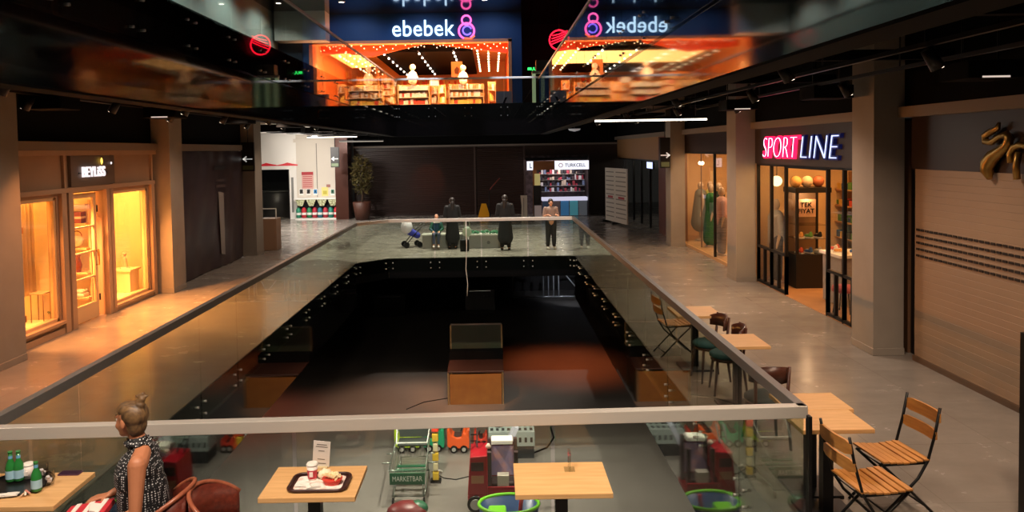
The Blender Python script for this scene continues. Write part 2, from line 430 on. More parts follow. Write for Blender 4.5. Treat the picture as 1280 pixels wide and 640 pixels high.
for x, y0, l in ((-7.2, 36, 'bulb row at the far left over the peach wall of the blue shop'), (-6.4, 35.3, 'second bulb row from the left over the peach shelves of the blue shop')):
    spotrow(x, 7.5, y0, 46, 7, BULB, l)
# goods on gondolas
GOODS = [M('goods_'+n, c, .6) for n, c in (('white', 'f4ead6'), ('peach', 'f0b070'), ('red', 'd04830'), ('tan', 'c89050'), ('dark', '5a3420'), ('yellow', 'f0d060'))]
def gondola(px0, px1, pyt, y, lab, n=4, dark=0):
    x0, x1 = U(px0, 120, y=y).x, U(px1, 120, y=y).x; zt = U((px0+px1)/2, pyt, y=y).z; w = x1-x0; h = zt-US
    t = thing('gondola_shelf', lab, 'shop shelf', ((x0+x1)/2, y, US+.02))
    obj('frame', MB().box(-w/2, w/2, .28, .32, 0, h).box(-w/2, -w/2+.04, 0, .3, 0, h).box(w/2-.04, w/2, 0, .3, 0, h), M('shelf_frame', 'e8b070', .5), t)
    for k in range(n):
        z = h*k/n+.06; obj('shelf', MB().box(-w/2+.04, w/2-.04, 0, .28, z, z+.03), M('shelf_board', 'ffe9c4', .5), t)
        g = [MB() for _ in range(3)]
        x = -w/2+.06
        while x < w/2-.15:
            bw = random.uniform(.07, .14); bh = random.uniform(.45, .75)*h/n
            random.choice(g).obox((x+bw/2, .12, z+.03+bh/2), (bw*.9, .18, bh)); x += bw
        for q in g: obj('goods', q, random.choice(GOODS[:4]+[GOODS[0]]*4+[GOODS[5]]), t, kind='stuff')
gondola(415, 433, 106, 35.4, 'narrow stand of red and peach goods at the left of the blue shop', 3)
gondola(438, 474, 106, 35.2, 'left long shelf of pale goods in the blue shop, behind the upper rail')
gondola(497, 537, 106, 35.2, 'middle shelf of goods in the blue shop, below the standing doll figure')
gondola(561, 605, 105, 35.2, 'right shelf of white folded goods in the blue shop')
gondola(538, 548, 108, 35.6, 'narrow orange fronted stand in the middle of the blue shop', 3)
gondola(548, 557, 106, 36.2, 'dark red stand between two shelves in the blue shop', 3)
gondola(446, 474, 96, 39, 'shelf far back on the left side of the blue shop', 5)
gondola(477, 492, 97, 37, 'tall cream stand of goods left of the middle shelf in the blue shop', 6)
gondola(610, 620, 102, 35.6, 'cream narrow stand at the right side of the blue shop', 3)
gondola(395, 440, 88, 42, 'back wall shelving of the blue shop at the left', 6)
gondola(500, 590, 98, 44, 'low back wall shelving of the blue shop below the black ceiling', 4)
# doll figures on top of shelves
def dollfig(px, py, y, lab, s=1):
    v = U(px, py, y=y); t = thing('display_figure', lab, 'display figure', (v.x, y, v.z)); t.scale = (s, s, s)
    remesh('body', MB().cap((0, 0, .0), (0, 0, .34), .2, .13).sph((0, 0, .62), .15).cap((-.12, 0, .35), (-.22, -.05, .12), .06, .05).cap((.12, 0, .35), (.22, -.05, .12), .06, .05), M('figure_white', 'f6dfb8', .5), t, .03)
dollfig(516, 101, 35.3, 'pale round-headed figure standing on the middle shelf of the blue shop')
dollfig(579, 101, 35.3, 'pale seated figure standing on the right shelf of the blue shop', .95)
t = thing('hanging_poster', 'small tan poster with a dark picture hung from the ceiling of the blue shop', 'poster', (U(571, 85, y=37).x, 37, 0))
zt, zb = U(571, 77, y=37).z, U(571, 96, y=37).z
obj('sheet', MB().box(-.27, .27, 0, .03, zb, zt), M('poster_tan', 'c48a62', .6), t); obj('picture', MB().prism([(-.1, zb+.15), (.08, zb+.12), (.12, zb+.4), (0, zb+.5), (-.12, zb+.35)], -.012, 0, 'y'), M('poster_dark', '5a3226', .6), t)
[obj('hanger', MB().cyl((q, .015, zt), (q, .015, 7.55), .008, n=6), BLK, t) for q in (-.2, .2)]
t = thing('white_box', 'small white carton on the middle shelf top of the blue shop', 'box', U(543, 107.5, y=35.4)); obj('carton', MB().box(-.2, .2, -.1, .1, 0, .28), M('goods_white'), t); obj('lid', MB().box(-.24, .24, -.13, .13, .28, .33), M('goods_white'), t)
t = thing('notice_board', 'grey standing board with a dark print at the right end of the blue shop entrance', 'sign board', (U(630, 130, y=33.6).x, 33.6, US))
obj('board', MB().box(-.36, .36, 0, .04, .04, .86), M('board_grey', '9a8f86', .6), t); obj('print', MB().prism([(-.1, .25), (.02, .3), (.16, .6), (.05, .58)], -.006, 0, 'y'), BLACK, t); obj('foot', MB().box(-.3, .3, -.1, .15, 0, .04), BLK, t)
# sign
t = thing('shop_sign', 'glowing pale blue ebebek lettering with pink looped emblem on the navy front', 'shop sign', (U(530, 35, y=33.9).x, 33.93, U(530, 36, y=33.9).z))
LIT = emit('sign_white_blue', 'c4e4ff', 2.2); PINK = emit('sign_pink', 'ff5ca8', 2.6); ORNG = emit('sign_orange', 'ff6a4a', 2.0)
text('letters', 'ebebek', 1.02, LIT, t, loc=(-.06, 0, 0), depth=.03, offset=.004, sx=.9, space=1.04)
ev = U(583, 34, y=33.9); ex = ev.x-t.location.x
def arc(cx, cz, r, a0, a1, n=24, y=0, sz=1): return [(cx+r*math.cos(math.radians(a0+(a1-a0)*i/n)), y, cz+sz*r*math.sin(math.radians(a0+(a1-a0)*i/n))) for i in range(n+1)]
obj('emblem_head', MB().tube(arc(ex, .36, .2, 0, 360), .045, 6), PINK, t)
obj('emblem_body', MB().tube(arc(ex, -.12, .34, -60, 250, 30), .05, 6), PINK, t)
obj('emblem_curl', MB().tube(arc(ex+.03, -.1, .19, 20, 330, 24, -.02), .04, 6), emit('sign_violet', '8a6cff', 2.0), t)
obj('emblem_tail', MB().tube([(ex-.1, -.02, -.44), (ex+.2, -.02, -.46), (ex+.36, -.02, -.34)], .04, 6), ORNG, t)
# dark corridor right of it
struct('wall_upper_far', MB().box(ex1+.5, 9, 37.5, 37.7, US, 9), M('corridor_black', '121114', .5))
struct('wall_upper_far', MB().box(-13, ex0-.35, 33.9, 34.1, US, 9), M('navy_side', '1c2c3c', .6))
t = thing('round_neon_sign', 'round red neon sign of crossed loops in the dark upper corridor', 'neon sign', (U(699, 50, y=33).x, 33, U(699, 50, y=33).z))
RED = emit('neon_red', 'ff1830', 3.5)
mb = MB().tube(arc(0, 0, .42, 0, 360, 36), .035, 6, ); 
for k in range(4): mb.tube([(-.38+.03*k, 0, -.2+.13*k), (0, -.02, -.05+.1*k), (.36, 0, .12+.09*k)], .025, 6)
obj('loops', mb, RED, t); obj('hanger', MB().cyl((0, .02, .42), (0, .02, 9-t.location.z), .015, n=6), BLK, t)
t = thing('exit_sign', 'small green lit escape sign above the lift doors', 'sign', (U(665, 86, y=35).x, 35, U(665, 86, y=35).z)); obj('case', MB().box(-.26, .26, 0, .06, -.15, .15), BLK, t); obj('running_figure', MB().box(-.2, -.02, -.01, 0, -.06, .06).sph((.08, -.01, .03), (.04, .01, .04), 8).bar((.08, -.01, 0), (.0, -.01, -.08), .03, .03).bar((.08, -.01, 0), (.15, -.01, -.08), .03, .03), emit('exit_green', '30e060', 2.5), t)
obj('bracket', MB().cyl((0, .03, .15), (0, .03, 9-t.location.z), .012, n=6), BLK, t)
t = thing('glass_lift_shaft', 'glazed lift shaft with pale green lit corners behind the upper far rail', 'lift', (U(677, 130, y=31).x, 31, US))
pg = M('pale_green_post', 'c8dcb4', .4, em=.35, emcol='c8e0a8')
for dx in (-.3, .05, .45): obj('corner_post', MB().box(dx-.07, dx+.07, -.06, .06, 0, 1.35), pg, t)
obj('glass_pane', MB().box(-.3, .45, .02, .03, 0, 1.3), GLASSU, t); obj('top_frame', MB().box(-.38, .52, -.08, .1, 1.35, 1.45), M('white_paint'), t); obj('motor_housing', MB().box(-.2, .5, .0, .5, 1.45, 1.9), M('grey_motor', '6a6460', .5), t)
# ceiling downlights on the upper ceiling
for i, (px, py, l) in enumerate(((348, 4, 'left of the white box'), (427, 4, 'above the blue shop, left end'), (606, 11, 'above the pink emblem'), (733, 10, 'over the dark corridor'))):
    v = U(px, py, y=31); t = thing('ceiling_downlight', 'small white round downlight '+l, 'ceiling light', (v.x, 31, 8.99)); obj('ring', MB().lathe([(.12, -.04), (.14, 0)], n=14), WHITE, t); obj('lens', MB().lathe([(.02, -.05), (.1, -.04)], n=14), emit('downlight_white', 'fff0e0', 10), t)

# ================================================================== BEYLISS shop, left
def YL(px, py): return U(px, py, x=XLW).y
def ZL_(px, py): return U(px, py, x=XLW).z
LWALL = M('beige_shopfront', '9c7f66', .55, noise=(2, 'a5876d', .3))
y0, y1 = 10.8, 15.85
w1 = (YL(18, 300), YL(72, 300)); dr = (YL(90, 300), YL(131, 300)); w2 = (YL(139, 300), YL(186, 300))
wb1, wt1 = ZL_(28, 420), ZL_(40, 250); wb2, wt2 = ZL_(160, 374), ZL_(160, 237); dtp = ZL_(110, 240)
mb = MB()
def wallx(mb, ya, yb, za, zb, x0=XLW-.16, x1=XLW): mb.box(x0, x1, ya, yb, za, zb)
wallx(mb, y0, w1[0], 0, 3.0); wallx(mb, w1[1], dr[0], 0, 3); wallx(mb, dr[1], w2[0], 0, 3); wallx(mb, w2[1], y1, 0, 3); wallx(mb, dr[0], dr[1], dtp, 3)
wallx(mb, w1[0], w1[1], 0, wb1); wallx(mb, w2[0], w2[1], 0, wb2); wallx(mb, w2[0], w2[1], wt2, 3); wallx(mb, w1[0], w1[1], wt1, 3)
struct('wall_left', mb, LWALL)
# mouldings: pilasters, cornice, sills
TR = M('beige_trim', 'ad8f74', .5)
mb = MB()
for yy in (w1[1]+.12, dr[0]-.1, dr[1]+.06, w2[0]-.06, w2[1]+.12): mb.box(XLW, XLW+.07, yy-.07, yy+.07, 0, 2.3)
mb.box(XLW, XLW+.06, y0, y1, 2.3, 2.38); mb.box(XLW, XLW+.1, y0, y1, 2.92, 3.0)
for (a_, b_, zz) in ((w1[0], w1[1], wb1), (w2[0], w2[1], wb2)): mb.box(XLW, XLW+.08, a_-.03, b_+.03, zz-.05, zz); mb.box(XLW, XLW+.05, a_-.03, b_+.03, 0, .1)
for yy in (y0+.06, dr[0]-.22, dr[1]+.3, y1-.1): mb.box(XLW, XLW+.05, yy-.03, yy+.03, 2.38, 2.92)
struct('trim_14', mb, TR, .004)
def window(n, wa, zb, zt, x=XLW):
    f = MB(); f.box(x-.12, x-.02, wa[0], wa[0]+.05, zb, zt).box(x-.12, x-.02, wa[1]-.05, wa[1], zb, zt).box(x-.12, x-.02, wa[0], wa[1], zb, zb+.05).box(x-.12, x-.02, wa[0], wa[1], zt-.05, zt)
    o = struct('window_%d' % n, f, M('cream_frame', 'd9b98c', .5)); obj('glass_pane', MB().box(x-.075, x-.065, wa[0]+.05, wa[1]-.05, zb+.05, zt-.05), SHOPGL, o)
window(1, w1, wb1, wt1); window(2, w2, wb2, wt2)
# interior shell
XI = -10.2
struct('wall_shop_left', MB().box(XI-.1, XI, y0-.6, y1+.3, 0, 3), CREAM)
struct('wall_shop_left', MB().box(XI, XLW-.16, y0-.7, y0-.6, 0, 3).box(XI, XLW-.16, y1+.3, y1+.4, 0, 3), CREAM)
struct('ceiling', MB().box(XI, XLW-.16, y0-.6, y1+.3, 2.9, 3), M('warm_white_ceiling', 'f6e8cc', .7))
struct('floor', MB().box(XI, XLW-.16, y0-.6, y1+.3, .0, .012), M('shop_wood_floor', 'c9a070', .35))
struct('wall_shop_left', MB().box(XLW-1.5, XLW-1.45, w1[0]-.4, w1[1]+.19, 0, 2.9).box(XLW-1.45, XLW-.16, w1[1]+.14, w1[1]+.19, .012, 2.9), CREAM)      # backs of the two display bays
struct('wall_shop_left', MB().box(XLW-1.3, XLW-1.25, w2[0]-.0, w2[1]+.3, 0, 2.9).box(XLW-1.3, XLW-.16, w2[0]-.04, w2[0]-.0, 0, 2.9), CREAM)
struct('trim_15', MB().box(XLW-1.45, XLW-.16, w1[0]-.2, w1[1]+.1, .012, wb1).box(XLW-1.25, XLW-.16, w2[0], w2[1]+.3, .012, wb2), M('display_plinth', 'f4e2b8', .5))
# curtains
def curtain(name, lab, ya, yb, x, z0, z1, mat, folds=6, amp=.05):
    mb = MB(); n = folds*8; rows = []
    for k in range(n+1):
        y = ya+(yb-ya)*k/n; xx = x+amp*math.sin(k/8*2*PI); rows.append((xx, y))
    for side in (0, .012):
        pass
    bm = mb.bm; A = [bm.verts.new((xx, y, z0)) for xx, y in rows]; B = [bm.verts.new((xx, y, z1)) for xx, y in rows]
    A2 = [bm.verts.new((xx-.014, y, z0)) for xx, y in rows]; B2 = [bm.verts.new((xx-.014, y, z1)) for xx, y in rows]
    for i in range(n): mb.face([A[i], A[i+1], B[i+1], B[i]], True); mb.face([A2[i], B2[i], B2[i+1], A2[i+1]], True)
    for L_, L2 in ((A, A2), (B, B2)):
        for i in range(n): mb.face([L_[i], L2[i], L2[i+1], L_[i+1]])
    mb.face([A[0], B[0], B2[0], A2[0]]); mb.face([A[-1], A2[-1], B2[-1], B[-1]])
    o = obj(name, mb, mat); return tag(o, lab, 'curtain')
curtain('curtain', 'long cream curtain hanging in the left display window', w1[0]+.5, w1[1]+.1, XLW-.44, wb1+.45, 2.8, M('cream_cloth', 'f6dcae', .8), 7, .05)
curtain('curtain', 'narrow pale curtain at the left edge of the left display window', w1[0]+.02, w1[0]+.3, XLW-.36, wb1+.02, 2.8, M('pale_cloth', 'f8dca8', .8), 3, .03)
pv = U(30, 415, x=XLW-.2)
t = thing('rope_stand', 'thin brown pole with brackets in the left display window', 'stand', (XLW-.22, pv.y, wb1)); obj('pole', MB().cyl((0, 0, 0), (0, 0, 2.6-wb1+.3), .014, n=8), M('brown_pole', '8a5a2c', .5), t)
for z in (.12, 1.5): obj('bracket', MB().box(-.04, .04, -.05, .05, z, z+.1), M('brown_pole'), t)
pv = U(54, 400, x=XLW-.27)
t = thing('side_table', 'small slim side table in the left display window', 'table', (XLW-.3, pv.y, wb1)); obj('tabletop', MB().box(-.12, .12, -.12, .12, .46, .48), M('cream_frame'), t)
for a_, b_ in ((-1, -1), (1, -1), (1, 1), (-1, 1)): obj('leg', MB().cyl((a_*.1, b_*.1, 0), (a_*.1, b_*.1, .46), .008, n=6), M('brown_pole'), t)
t = thing('potted_plant', 'low bushy green plant at the foot of the left display window', 'plant', (XLW-.24, U(66, 404, x=XLW-.24).y+.08, wb1)); obj('pot', MB().lathe([(.07, 0), (.1, .07), (.09, .07)], n=16), CREAM, t)
mb = MB()
for i in range(90):
    a_ = random.random()*2*PI; r = random.random()*.13; z = .07+random.random()*.1
    p = Vector((r*math.cos(a_), r*math.sin(a_)*1.5, z)); mb.sph(p, (.022, .012, .006), 6, (random.random()*2, random.random()*2, a_))
obj('leaves', mb, M('leaf_green', '4f6a24', .6), t)
# door with glazing bars, opened on the shop
d = struct('door_1', MB().box(XLW-.1, XLW-.05, dr[0]+.02, dr[0]+.1, .02, dtp-.02).box(XLW-.1, XLW-.05, dr[1]-.26, dr[1]-.18, .02, dtp-.02).box(XLW-.1, XLW-.05, dr[0]+.1, dr[1]-.26, dtp-.1, dtp-.02).box(XLW-.1, XLW-.05, dr[0]+.1, dr[1]-.26, .02, .3), M('cream_frame'))
obj('glass_pane', MB().box(XLW-.08, XLW-.07, dr[0]+.1, dr[1]-.26, .3, dtp-.1), SHOPGL, d)
for z in (.75, 1.2, 1.65): obj('glazing_bar', MB().box(XLW-.095, XLW-.055, dr[0]+.1, dr[1]-.26, z, z+.025), M('cream_frame'), d)
obj('handle', MB().tube([(XLW-.05, dr[1]-.22, .95), (XLW+.0, dr[1]-.22, .95), (XLW+.0, dr[1]-.22, 1.2), (XLW-.05, dr[1]-.22, 1.2)], .012, 8), M('brass', 'b8863a', .3, 1), d)
for z in (.3, 1.1, 1.9): obj('hinge', MB().cyl((XLW-.04, dr[1]-.16, z), (XLW-.04, dr[1]-.16, z+.12), .015, n=8), BLK, d)
# things seen through the door
t = thing('ladder_shelf', 'white open shelf of jewellery seen through the glazed shop door', 'shelf', (XLW-.5, w2[0]-.26, 0.012), PI/2)
for s_ in (-.25, .25): obj('upright', MB().box(-.02, .02, s_-.02, s_+.02, 0, 2.1), M('cream_frame'), t)
for z in (.3, .75, 1.2, 1.65, 2.0): obj('shelf', MB().box(-.14, .14, -.25, .25, z, z+.03), M('cream_frame'), t)
for (z, kind, lab) in ((.33, 'bowl', 'stack of white cloths on the lowest board of the shelf behind the door'), (1.23, 'bag', 'round white bag on the middle shelf behind the door'), (1.68, 'box', 'brown box with a white band on the top of the shelf behind the door'), (.78, 'vase', 'brown upright vase on the second board behind the door')):
    k = thing('shelf_'+kind, lab, kind, (XLW-.5, w2[0]-.26, z+.012), PI/2)
    if kind == 'bowl': obj('cloth', MB().box(-.1, .1, -.15, .15, 0, .07).box(-.09, .09, -.14, .14, .07, .13), WHITE, k, .02)
    if kind == 'bag': remesh('body', MB().sph((0, 0, .12), (.07, .14, .12)), WHITE, k, .02); obj('strap', MB().tube(arc(0, 0, .1, 0, 180, 12), .01, 6), M('brown_pole'), k).matrix_local = Matrix.Translation((0, 0, .2)) @ Matrix.Rotation(PI/2, 4, 'Z')
    if kind == 'box': obj('case', MB().box(-.09, .09, -.14, .14, 0, .2), M('brown_leather', '7a3a1c', .5), k); obj('band', MB().box(-.092, .092, -.142, .142, .08, .12), WHITE, k)
    if kind == 'vase': obj('body', MB().lathe([(.05, 0), (.08, .12), (.05, .26), (.06, .34), (.05, .34)], n=16), M('brown_leather'), k)
# right window display
t = thing('display_pedestal', 'square white pedestal with a small statue base in the right display window', 'pedestal', (XLW-.5, U(157, 368, x=XLW-.5).y, wb2)); obj('block', MB().box(-.2, .2, -.2, .2, 0, .42), M('plinth_white', 'fae6bc', .5), t, .01); obj('cap', MB().box(-.23, .23, -.23, .23, .42, .46), M('plinth_white'), t)
t = thing('statuette', 'small cream statuette on the white pedestal in the right display window', 'statuette', (XLW-.5, U(157, 368, x=XLW-.5).y, wb2+.46)); remesh('body', MB().cap((0, 0, .03), (0, 0, .2), .07, .05).sph((0, 0, .3), .05), M('figure_cream', 'd8b890', .6), t, .012); obj('base', MB().lathe([(.09, 0), (.09, .03)], n=16), WHITE, t)
# sign
t = thing('shop_sign', 'grey sign panel with lit white BEYLISS letters above the left shop door', 'shop sign', (XLW+.01, (YL(84, 210)+YL(139, 210))/2, 2.64))
hw = (YL(139, 210)-YL(84, 210))/2
obj('panel', MB().box(0, .05, -hw, hw, -.25, .27), M('sign_grey', '6a5c50', .5), t)
SW = emit('sign_warm_white', 'fff0f0', 1.2)
text('letters', 'BEYLiSS', .25, SW, t, (.075, -.05, -.02), (PI/2, 0, PI/2), depth=.012, sx=.95, offset=.004)
obj('flame_mark', MB().sph((.08, .22, .17), (.012, .03, .06), 8), emit('flame_gold', 'ffd050', 3), t); obj('star_mark', MB().sph((.08, .56, .13), (.012, .025, .025), 8), SW, t)
obj('spacer', MB().box(.05, .062, -.5, .45, -.04, -.02), BLK, t)
# lit spot over the shop front panel
# ================================================================== dark hoarding, left
t = thing('hoarding_banner', 'dark purple tarpaulin with faded portrait covering the shop beyond the second left column', 'banner', (XLW+.05, 19, 0))
def banner_bm():
    mb = MB(); bm = mb.bm; ny, nz = 40, 30; g = []
    for s_ in (0, -.02):
        g.append([[bm.verts.new((s_+.04+.03*math.sin(i*.27+j*.11)+.012*math.sin(i*.9-j*.3), -2.45+4.75*i/ny, .02+2.95*j/nz)) for j in range(nz+1)] for i in range(ny+1)])
    for i in range(ny):
        for j in range(nz):
            mb.face([g[0][i][j], g[0][i+1][j], g[0][i+1][j+1], g[0][i][j+1]], True); mb.face([g[1][i][j], g[1][i][j+1], g[1][i+1][j+1], g[1][i+1][j]], True)
    return mb
obj('tarpaulin', banner_bm(), M('purple_tarpaulin', '2e2226', .35, noise=(1.2, '40302f', .2)), t)
PIC = M('faded_print', '4a3836', .5); PIW = M('pale_print', '8c8580', .5)
pts = [(-.1, .25), (.15, .25), (.32, 1.55), (.0, 1.6)]
obj('pale_tie', MB().prism([(y_, z_) for y_, z_ in [(.35, .35), (.62, .3), (.62, 1.9), (.25, 1.95)]], .09, .095, 'x'), PIW, t)
obj('chin_band', MB().prism([(.1, 2.05), (.75, 2.05), (.75, 2.12), (.1, 2.12)], .09, .095, 'x').prism([(.1, 2.2), (.7, 2.2), (.7, 2.26), (.1, 2.26)], .09, .095, 'x'), PIC, t)
obj('brow', MB().prism([(0, 2.5), (.8, 2.52), (.75, 2.6), (.05, 2.6)], .09, .095, 'x'), M('brow_dark', '1c1214', .6), t)
obj('batten', MB().box(-.03, .05, -2.5, 2.35, 2.98, 3.02), PANELG, t)
struct('wall_left', MB().box(XLW-.2, XLW-.05, 16.5, 21.5, 0, 3.0), DBROWN)
struct('wall_left', MB().box(XLW-.2, XLW-.05, 3, 10.15, 0, 3.1), PANELG)
# wayfinding signs (black with white arrow)
def waysign(px0, px1, py0, py1, y, lab, left=True, arm=None):
    a_, b_ = U(px0, py0, y=y), U(px1, py1, y=y); w, h = b_.x-a_.x, a_.z-b_.z
    t = thing('direction_sign', lab, 'sign', (a_.x, y, b_.z)); obj('panel', MB().box(0, w, 0, .08, 0, h), M('sign_black', '0c0c0e', .4), t, .004)
    g = 1 if left else -1; cx, cz = w/2, h*.42
    AW = M('arrow_white', 'e8e8e4', .5, em=.35)
    obj('arrow', MB().box(cx-.13*1, cx+.13, -.006, 0, cz-.015, cz+.015).prism([(cx-g*.15, cz), (cx-g*.04, cz+.09), (cx-g*.02, cz+.06), (cx-g*.08, cz), (cx-g*.02, cz-.06), (cx-g*.04, cz-.09)], -.006, 0, 'y'), AW, t)
    obj('footer', MB().box(.03, w-.03, -.006, 0, .04, h*.2), M('sign_green', '5c6c50', .5), t)
    obj('hanger', MB().cyl((w/2, .04, h), (w/2, .04, 4.35-b_.z), .012, n=6), BLK, t)
waysign(301, 318, 178, 214, 21.2, 'black direction sign with white arrow beside the third left column')
waysign(413, 424, 184, 209, 31, 'black direction sign with white arrow at the corner of the white supermarket wall')
waysign(825, 838, 172, 210, 21.9, 'black direction sign with pale arrow beside the round cornered right column', False)
# ================================================================== supermarket corner, far left
WW = M('white_market_wall', 'd9d2c6', .6)
YM = 33.2
mx0, mx1 = U(371, 230, y=YM).x, U(424, 230, y=YM).x; mtop = 4.3
struct('wall_market', MB().box(mx0, mx1, YM, YM+3.5, 0, mtop).box(mx0-.1, mx1+.02, YM-.04, YM, 3.35, 3.5), WW)
struct('trim_16', MB().box(U(396.5, 230, y=YM).x-.015, U(396.5, 230, y=YM).x+.015, YM-.008, YM, .95, 3.3), M('seam_grey', '7a756e', .6))
lx0 = U(318, 230, y=YM).x; dx1 = U(362, 230, y=YM).x; dzt = U(345, 212, y=YM).z
WHITEL = M('bright_white', 'f2f0ea', .5)
struct('wall_market', MB().box(lx0-3, mx0, YM, YM+.2, dzt, mtop).box(dx1, mx0, YM-.02, YM+.2, 0, dzt), WHITEL)
struct('trim_17', MB().box(dx1+.08, dx1+.18, YM-.03, YM-.02, .3, dzt-.35), M('grey_insert', '8a8a86', .4))
d = struct('door_2', MB().box(lx0, lx0+.08, YM+.05, YM+.12, 0, dzt).box(dx1-.06, dx1, YM+.05, YM+.12, 0, dzt), M('dark_frame', '1a1a1c', .4))
obj('glass_pane', MB().box(lx0+.08, dx1-.06, YM+.08, YM+.09, 0, dzt), SHOPGL, d)
struct('wall_market', MB().box(lx0-3, mx0, YM+4, YM+4.1, 0, 4), M('dark_room', '141416', .7))
t = thing('reception_counter', 'dark rounded counter inside the dark supermarket doorway', 'counter', (U(346, 265, y=YM+1.5).x, YM+1.5, 0)); obj('body', MB().lathe([(.6, 0), (.62, 1.1), (.55, 1.15)], n=24), M('counter_grey', '3a3838', .4), t); obj('top', MB().lathe([(.68, 1.15), (.68, 1.2)], n=24), M('counter_top', '5a5856', .3), t)
t = thing('red_wave_sign', 'white shop fascia band with two red wavy stripes over the supermarket door', 'shop sign', (lx0, YM-.03, U(345, 206, y=YM).z))
wv = dx1-lx0+.2
obj('band', MB().box(-.2, wv, 0, .03, -.14, .25), WHITEL, t)
for k in (0, 1):
    x0 = .05+k*wv*.53; obj('stripe', MB().prism([(x0, -.02), (x0+.3, .03), (x0+.5, .09), (x0+.75, .03), (x0+.95, 0), (x0+.95, -.05), (x0, -.05)], -.012, 0, 'y'), M('market_red', 'c8202c', .4, em=.2), t)
# notice posters on the wall
def wallposter(name, px0, px1, py0, py1, mat, lab, cat='poster', kids=()):
    a_, b_ = U(px0, py0, y=YM), U(px1, py1, y=YM); w, h = b_.x-a_.x, a_.z-b_.z
    t = thing(name, lab, cat, (a_.x, YM-.012, b_.z)); obj('sheet', MB().box(0, w, 0, .01, 0, h), mat, t)
    for nm, u0, u1, v0, v1, mt in kids: obj(nm, MB().box(u0*w, u1*w, -.006, 0, v0*h, v1*h), mt, t)
    return t
PR = M('print_red', 'b02a34', .5); PK = M('print_pinkish', 'd8a8a0', .6); PB = M('print_blue', '3a8cc8', .5); PG = M('print_green', '48806a', .5); PY = M('print_yellow', 'e6dc8a', .5); PD = M('print_dark', '3c3a3a', .5)
wallposter('notice_poster', 377, 392, 215, 236, PK, 'pink notice with a red heading on the white supermarket wall', kids=[('heading', 0, 1, .82, 1, PR)]+[('line', .1, .9, .1+.12*k, .14+.12*k, PR) for k in range(6)])
for px, mt, lab in ((374, PD, 'leftmost small grey picture label in the row on the white wall'), (383, PD, 'second small grey picture label on the white wall, under the pink notice'), (391.5, PB, 'small blue picture label on the white wall, right of two grey ones'), (413, PG, 'small green picture label at the right end of the row on the white wall')):
    wallposter('recycling_label', px, px+5.5, 236, 244, WHITEL, lab, 'label', [('picture', .12, .88, .25, .9, mt), ('dot', .35, .65, .4, .7, WHITEL)])
wallposter('yellow_poster', 402, 410.5, 234, 245, PY, 'pale yellow poster on the white wall beside the seam', kids=[('picture', .2, .8, .2, .6, M('print_olive', 'c4b84a', .5))])
wallposter('oval_sticker', 408, 413, 230.5, 234, M('print_brown', 'a8746a', .5), 'small brown oval sticker above the yellow poster', 'sticker')
# recycling bins row
t0 = thing('recycling_counter', 'low white counter with round openings at the foot of the white supermarket wall', 'counter', (U(369, 272, y=YM-.5).x, YM-.5, 0))
cw = U(423, 272, y=YM-.5).x - U(369, 272, y=YM-.5).x
obj('top', MB().box(-.03, cw+.03, -.05, .45, .88, .94), WHITEL, t0); obj('plinth', MB().box(0, cw, 0, .45, 0, .07), WHITEL, t0); obj('back', MB().box(0, cw, .4, .45, .07, .88), M('back_black', '15161a', .6), t0)
for k in range(4): obj('valance', MB().prism([(cw*(k+.0)/4+.02, .88), (cw*(k+1)/4-.02, .88), (cw*(k+.7)/4, .6), (cw*(k+.3)/4, .6)], 0, .02, 'y'), M('valance_print', 'cfd8b0', .6, noise=(14, '8c8a60', .1)), t0)
cols = ['2e8a6a', 'c8303a', '2a8a5a', 'b82e40', '2a7a8a', 'c03a48', '2c8a78', 'd0303a']
names = ['teal', 'red', 'green', 'dark red', 'blue green', 'rose red', 'sea green', 'bright red']
for k in range(8):
    b_ = thing('gas_bottle', '%s rounded canister, %s from the left under the white counter' % (names[k], ['first', 'second', 'third', 'fourth', 'fifth', 'sixth', 'seventh', 'eighth'][k]), 'canister', (t0.location.x+cw*(k+.5)/8, YM-.35, .07), 0, 'canisters under the white counter')
    obj('body', MB().lathe([(.07, 0), (.105, .03), (.105, .36), (.07, .43), (.03, .46)], n=16), M('canister_'+names[k], cols[k], .4), b_); obj('label_band', MB().lathe([(.107, .14), (.107, .24)], n=16, close=False), WHITEL, b_)
# brown pillar, plant
struct('column', MB().box(-6.75, -6.2, 32.6, 33.4, 0, 3.9), M('copper_brown', '4e2c22', .3, .3))
def tree(loc, lab):
    t = thing('potted_tree', lab, 'plant', loc)
    obj('planter', MB().lathe([(.28, 0), (.4, .75), (.36, .78), (.34, .7)], n=20), M('planter_brown', '4a2a1e', .5), t); obj('trunk', MB().tube([(0, 0, .6), (.04, 0, 1.2), (-.03, .02, 1.8)], [.05, .04, .03]), M('bark', '3c2a1c', .8), t)
    mb = MB()
    for i in range(420):
        a_ = random.random()*2*PI; ph = math.acos(random.uniform(-1, 1)); r = random.uniform(.5, 1)
        p = Vector((.5*r*math.cos(a_)*math.sin(ph), .45*r*math.sin(a_)*math.sin(ph), 1.95+.95*r*math.cos(ph)))
        mb.obox(p, (.17, .06, .006), (random.uniform(-.8, .8), random.uniform(-.9, .9), a_))
    obj('foliage', mb, M('olive_leaves', '5a4a20', .6, noise=(4, '3a3a18', .2)), t)
tree((U(453, 275, y=32.3).x, 32.3, 0), 'tall bushy tree in a brown planter beside the dark far shutter')
# kiosk podium left near third column
t = thing('wooden_podium', 'tan boxed podium with a thin raised frame behind the third left column', 'podium', (U(337, 312, y=22.6).x, 22.6, 0))
obj('cabinet', MB().box(-.28, .22, 0, .5, 0, .95), M('podium_tan', '9c7a60', .6), t, .01); obj('top_frame', MB().bar((-.28, 0, 1.25), (.22, 0, 1.25), .03).bar((.22, 0, .95), (.22, 0, 1.25), .03).bar((-.28, 0, .95), (-.28, 0, 1.25), .03), WHITE, t)
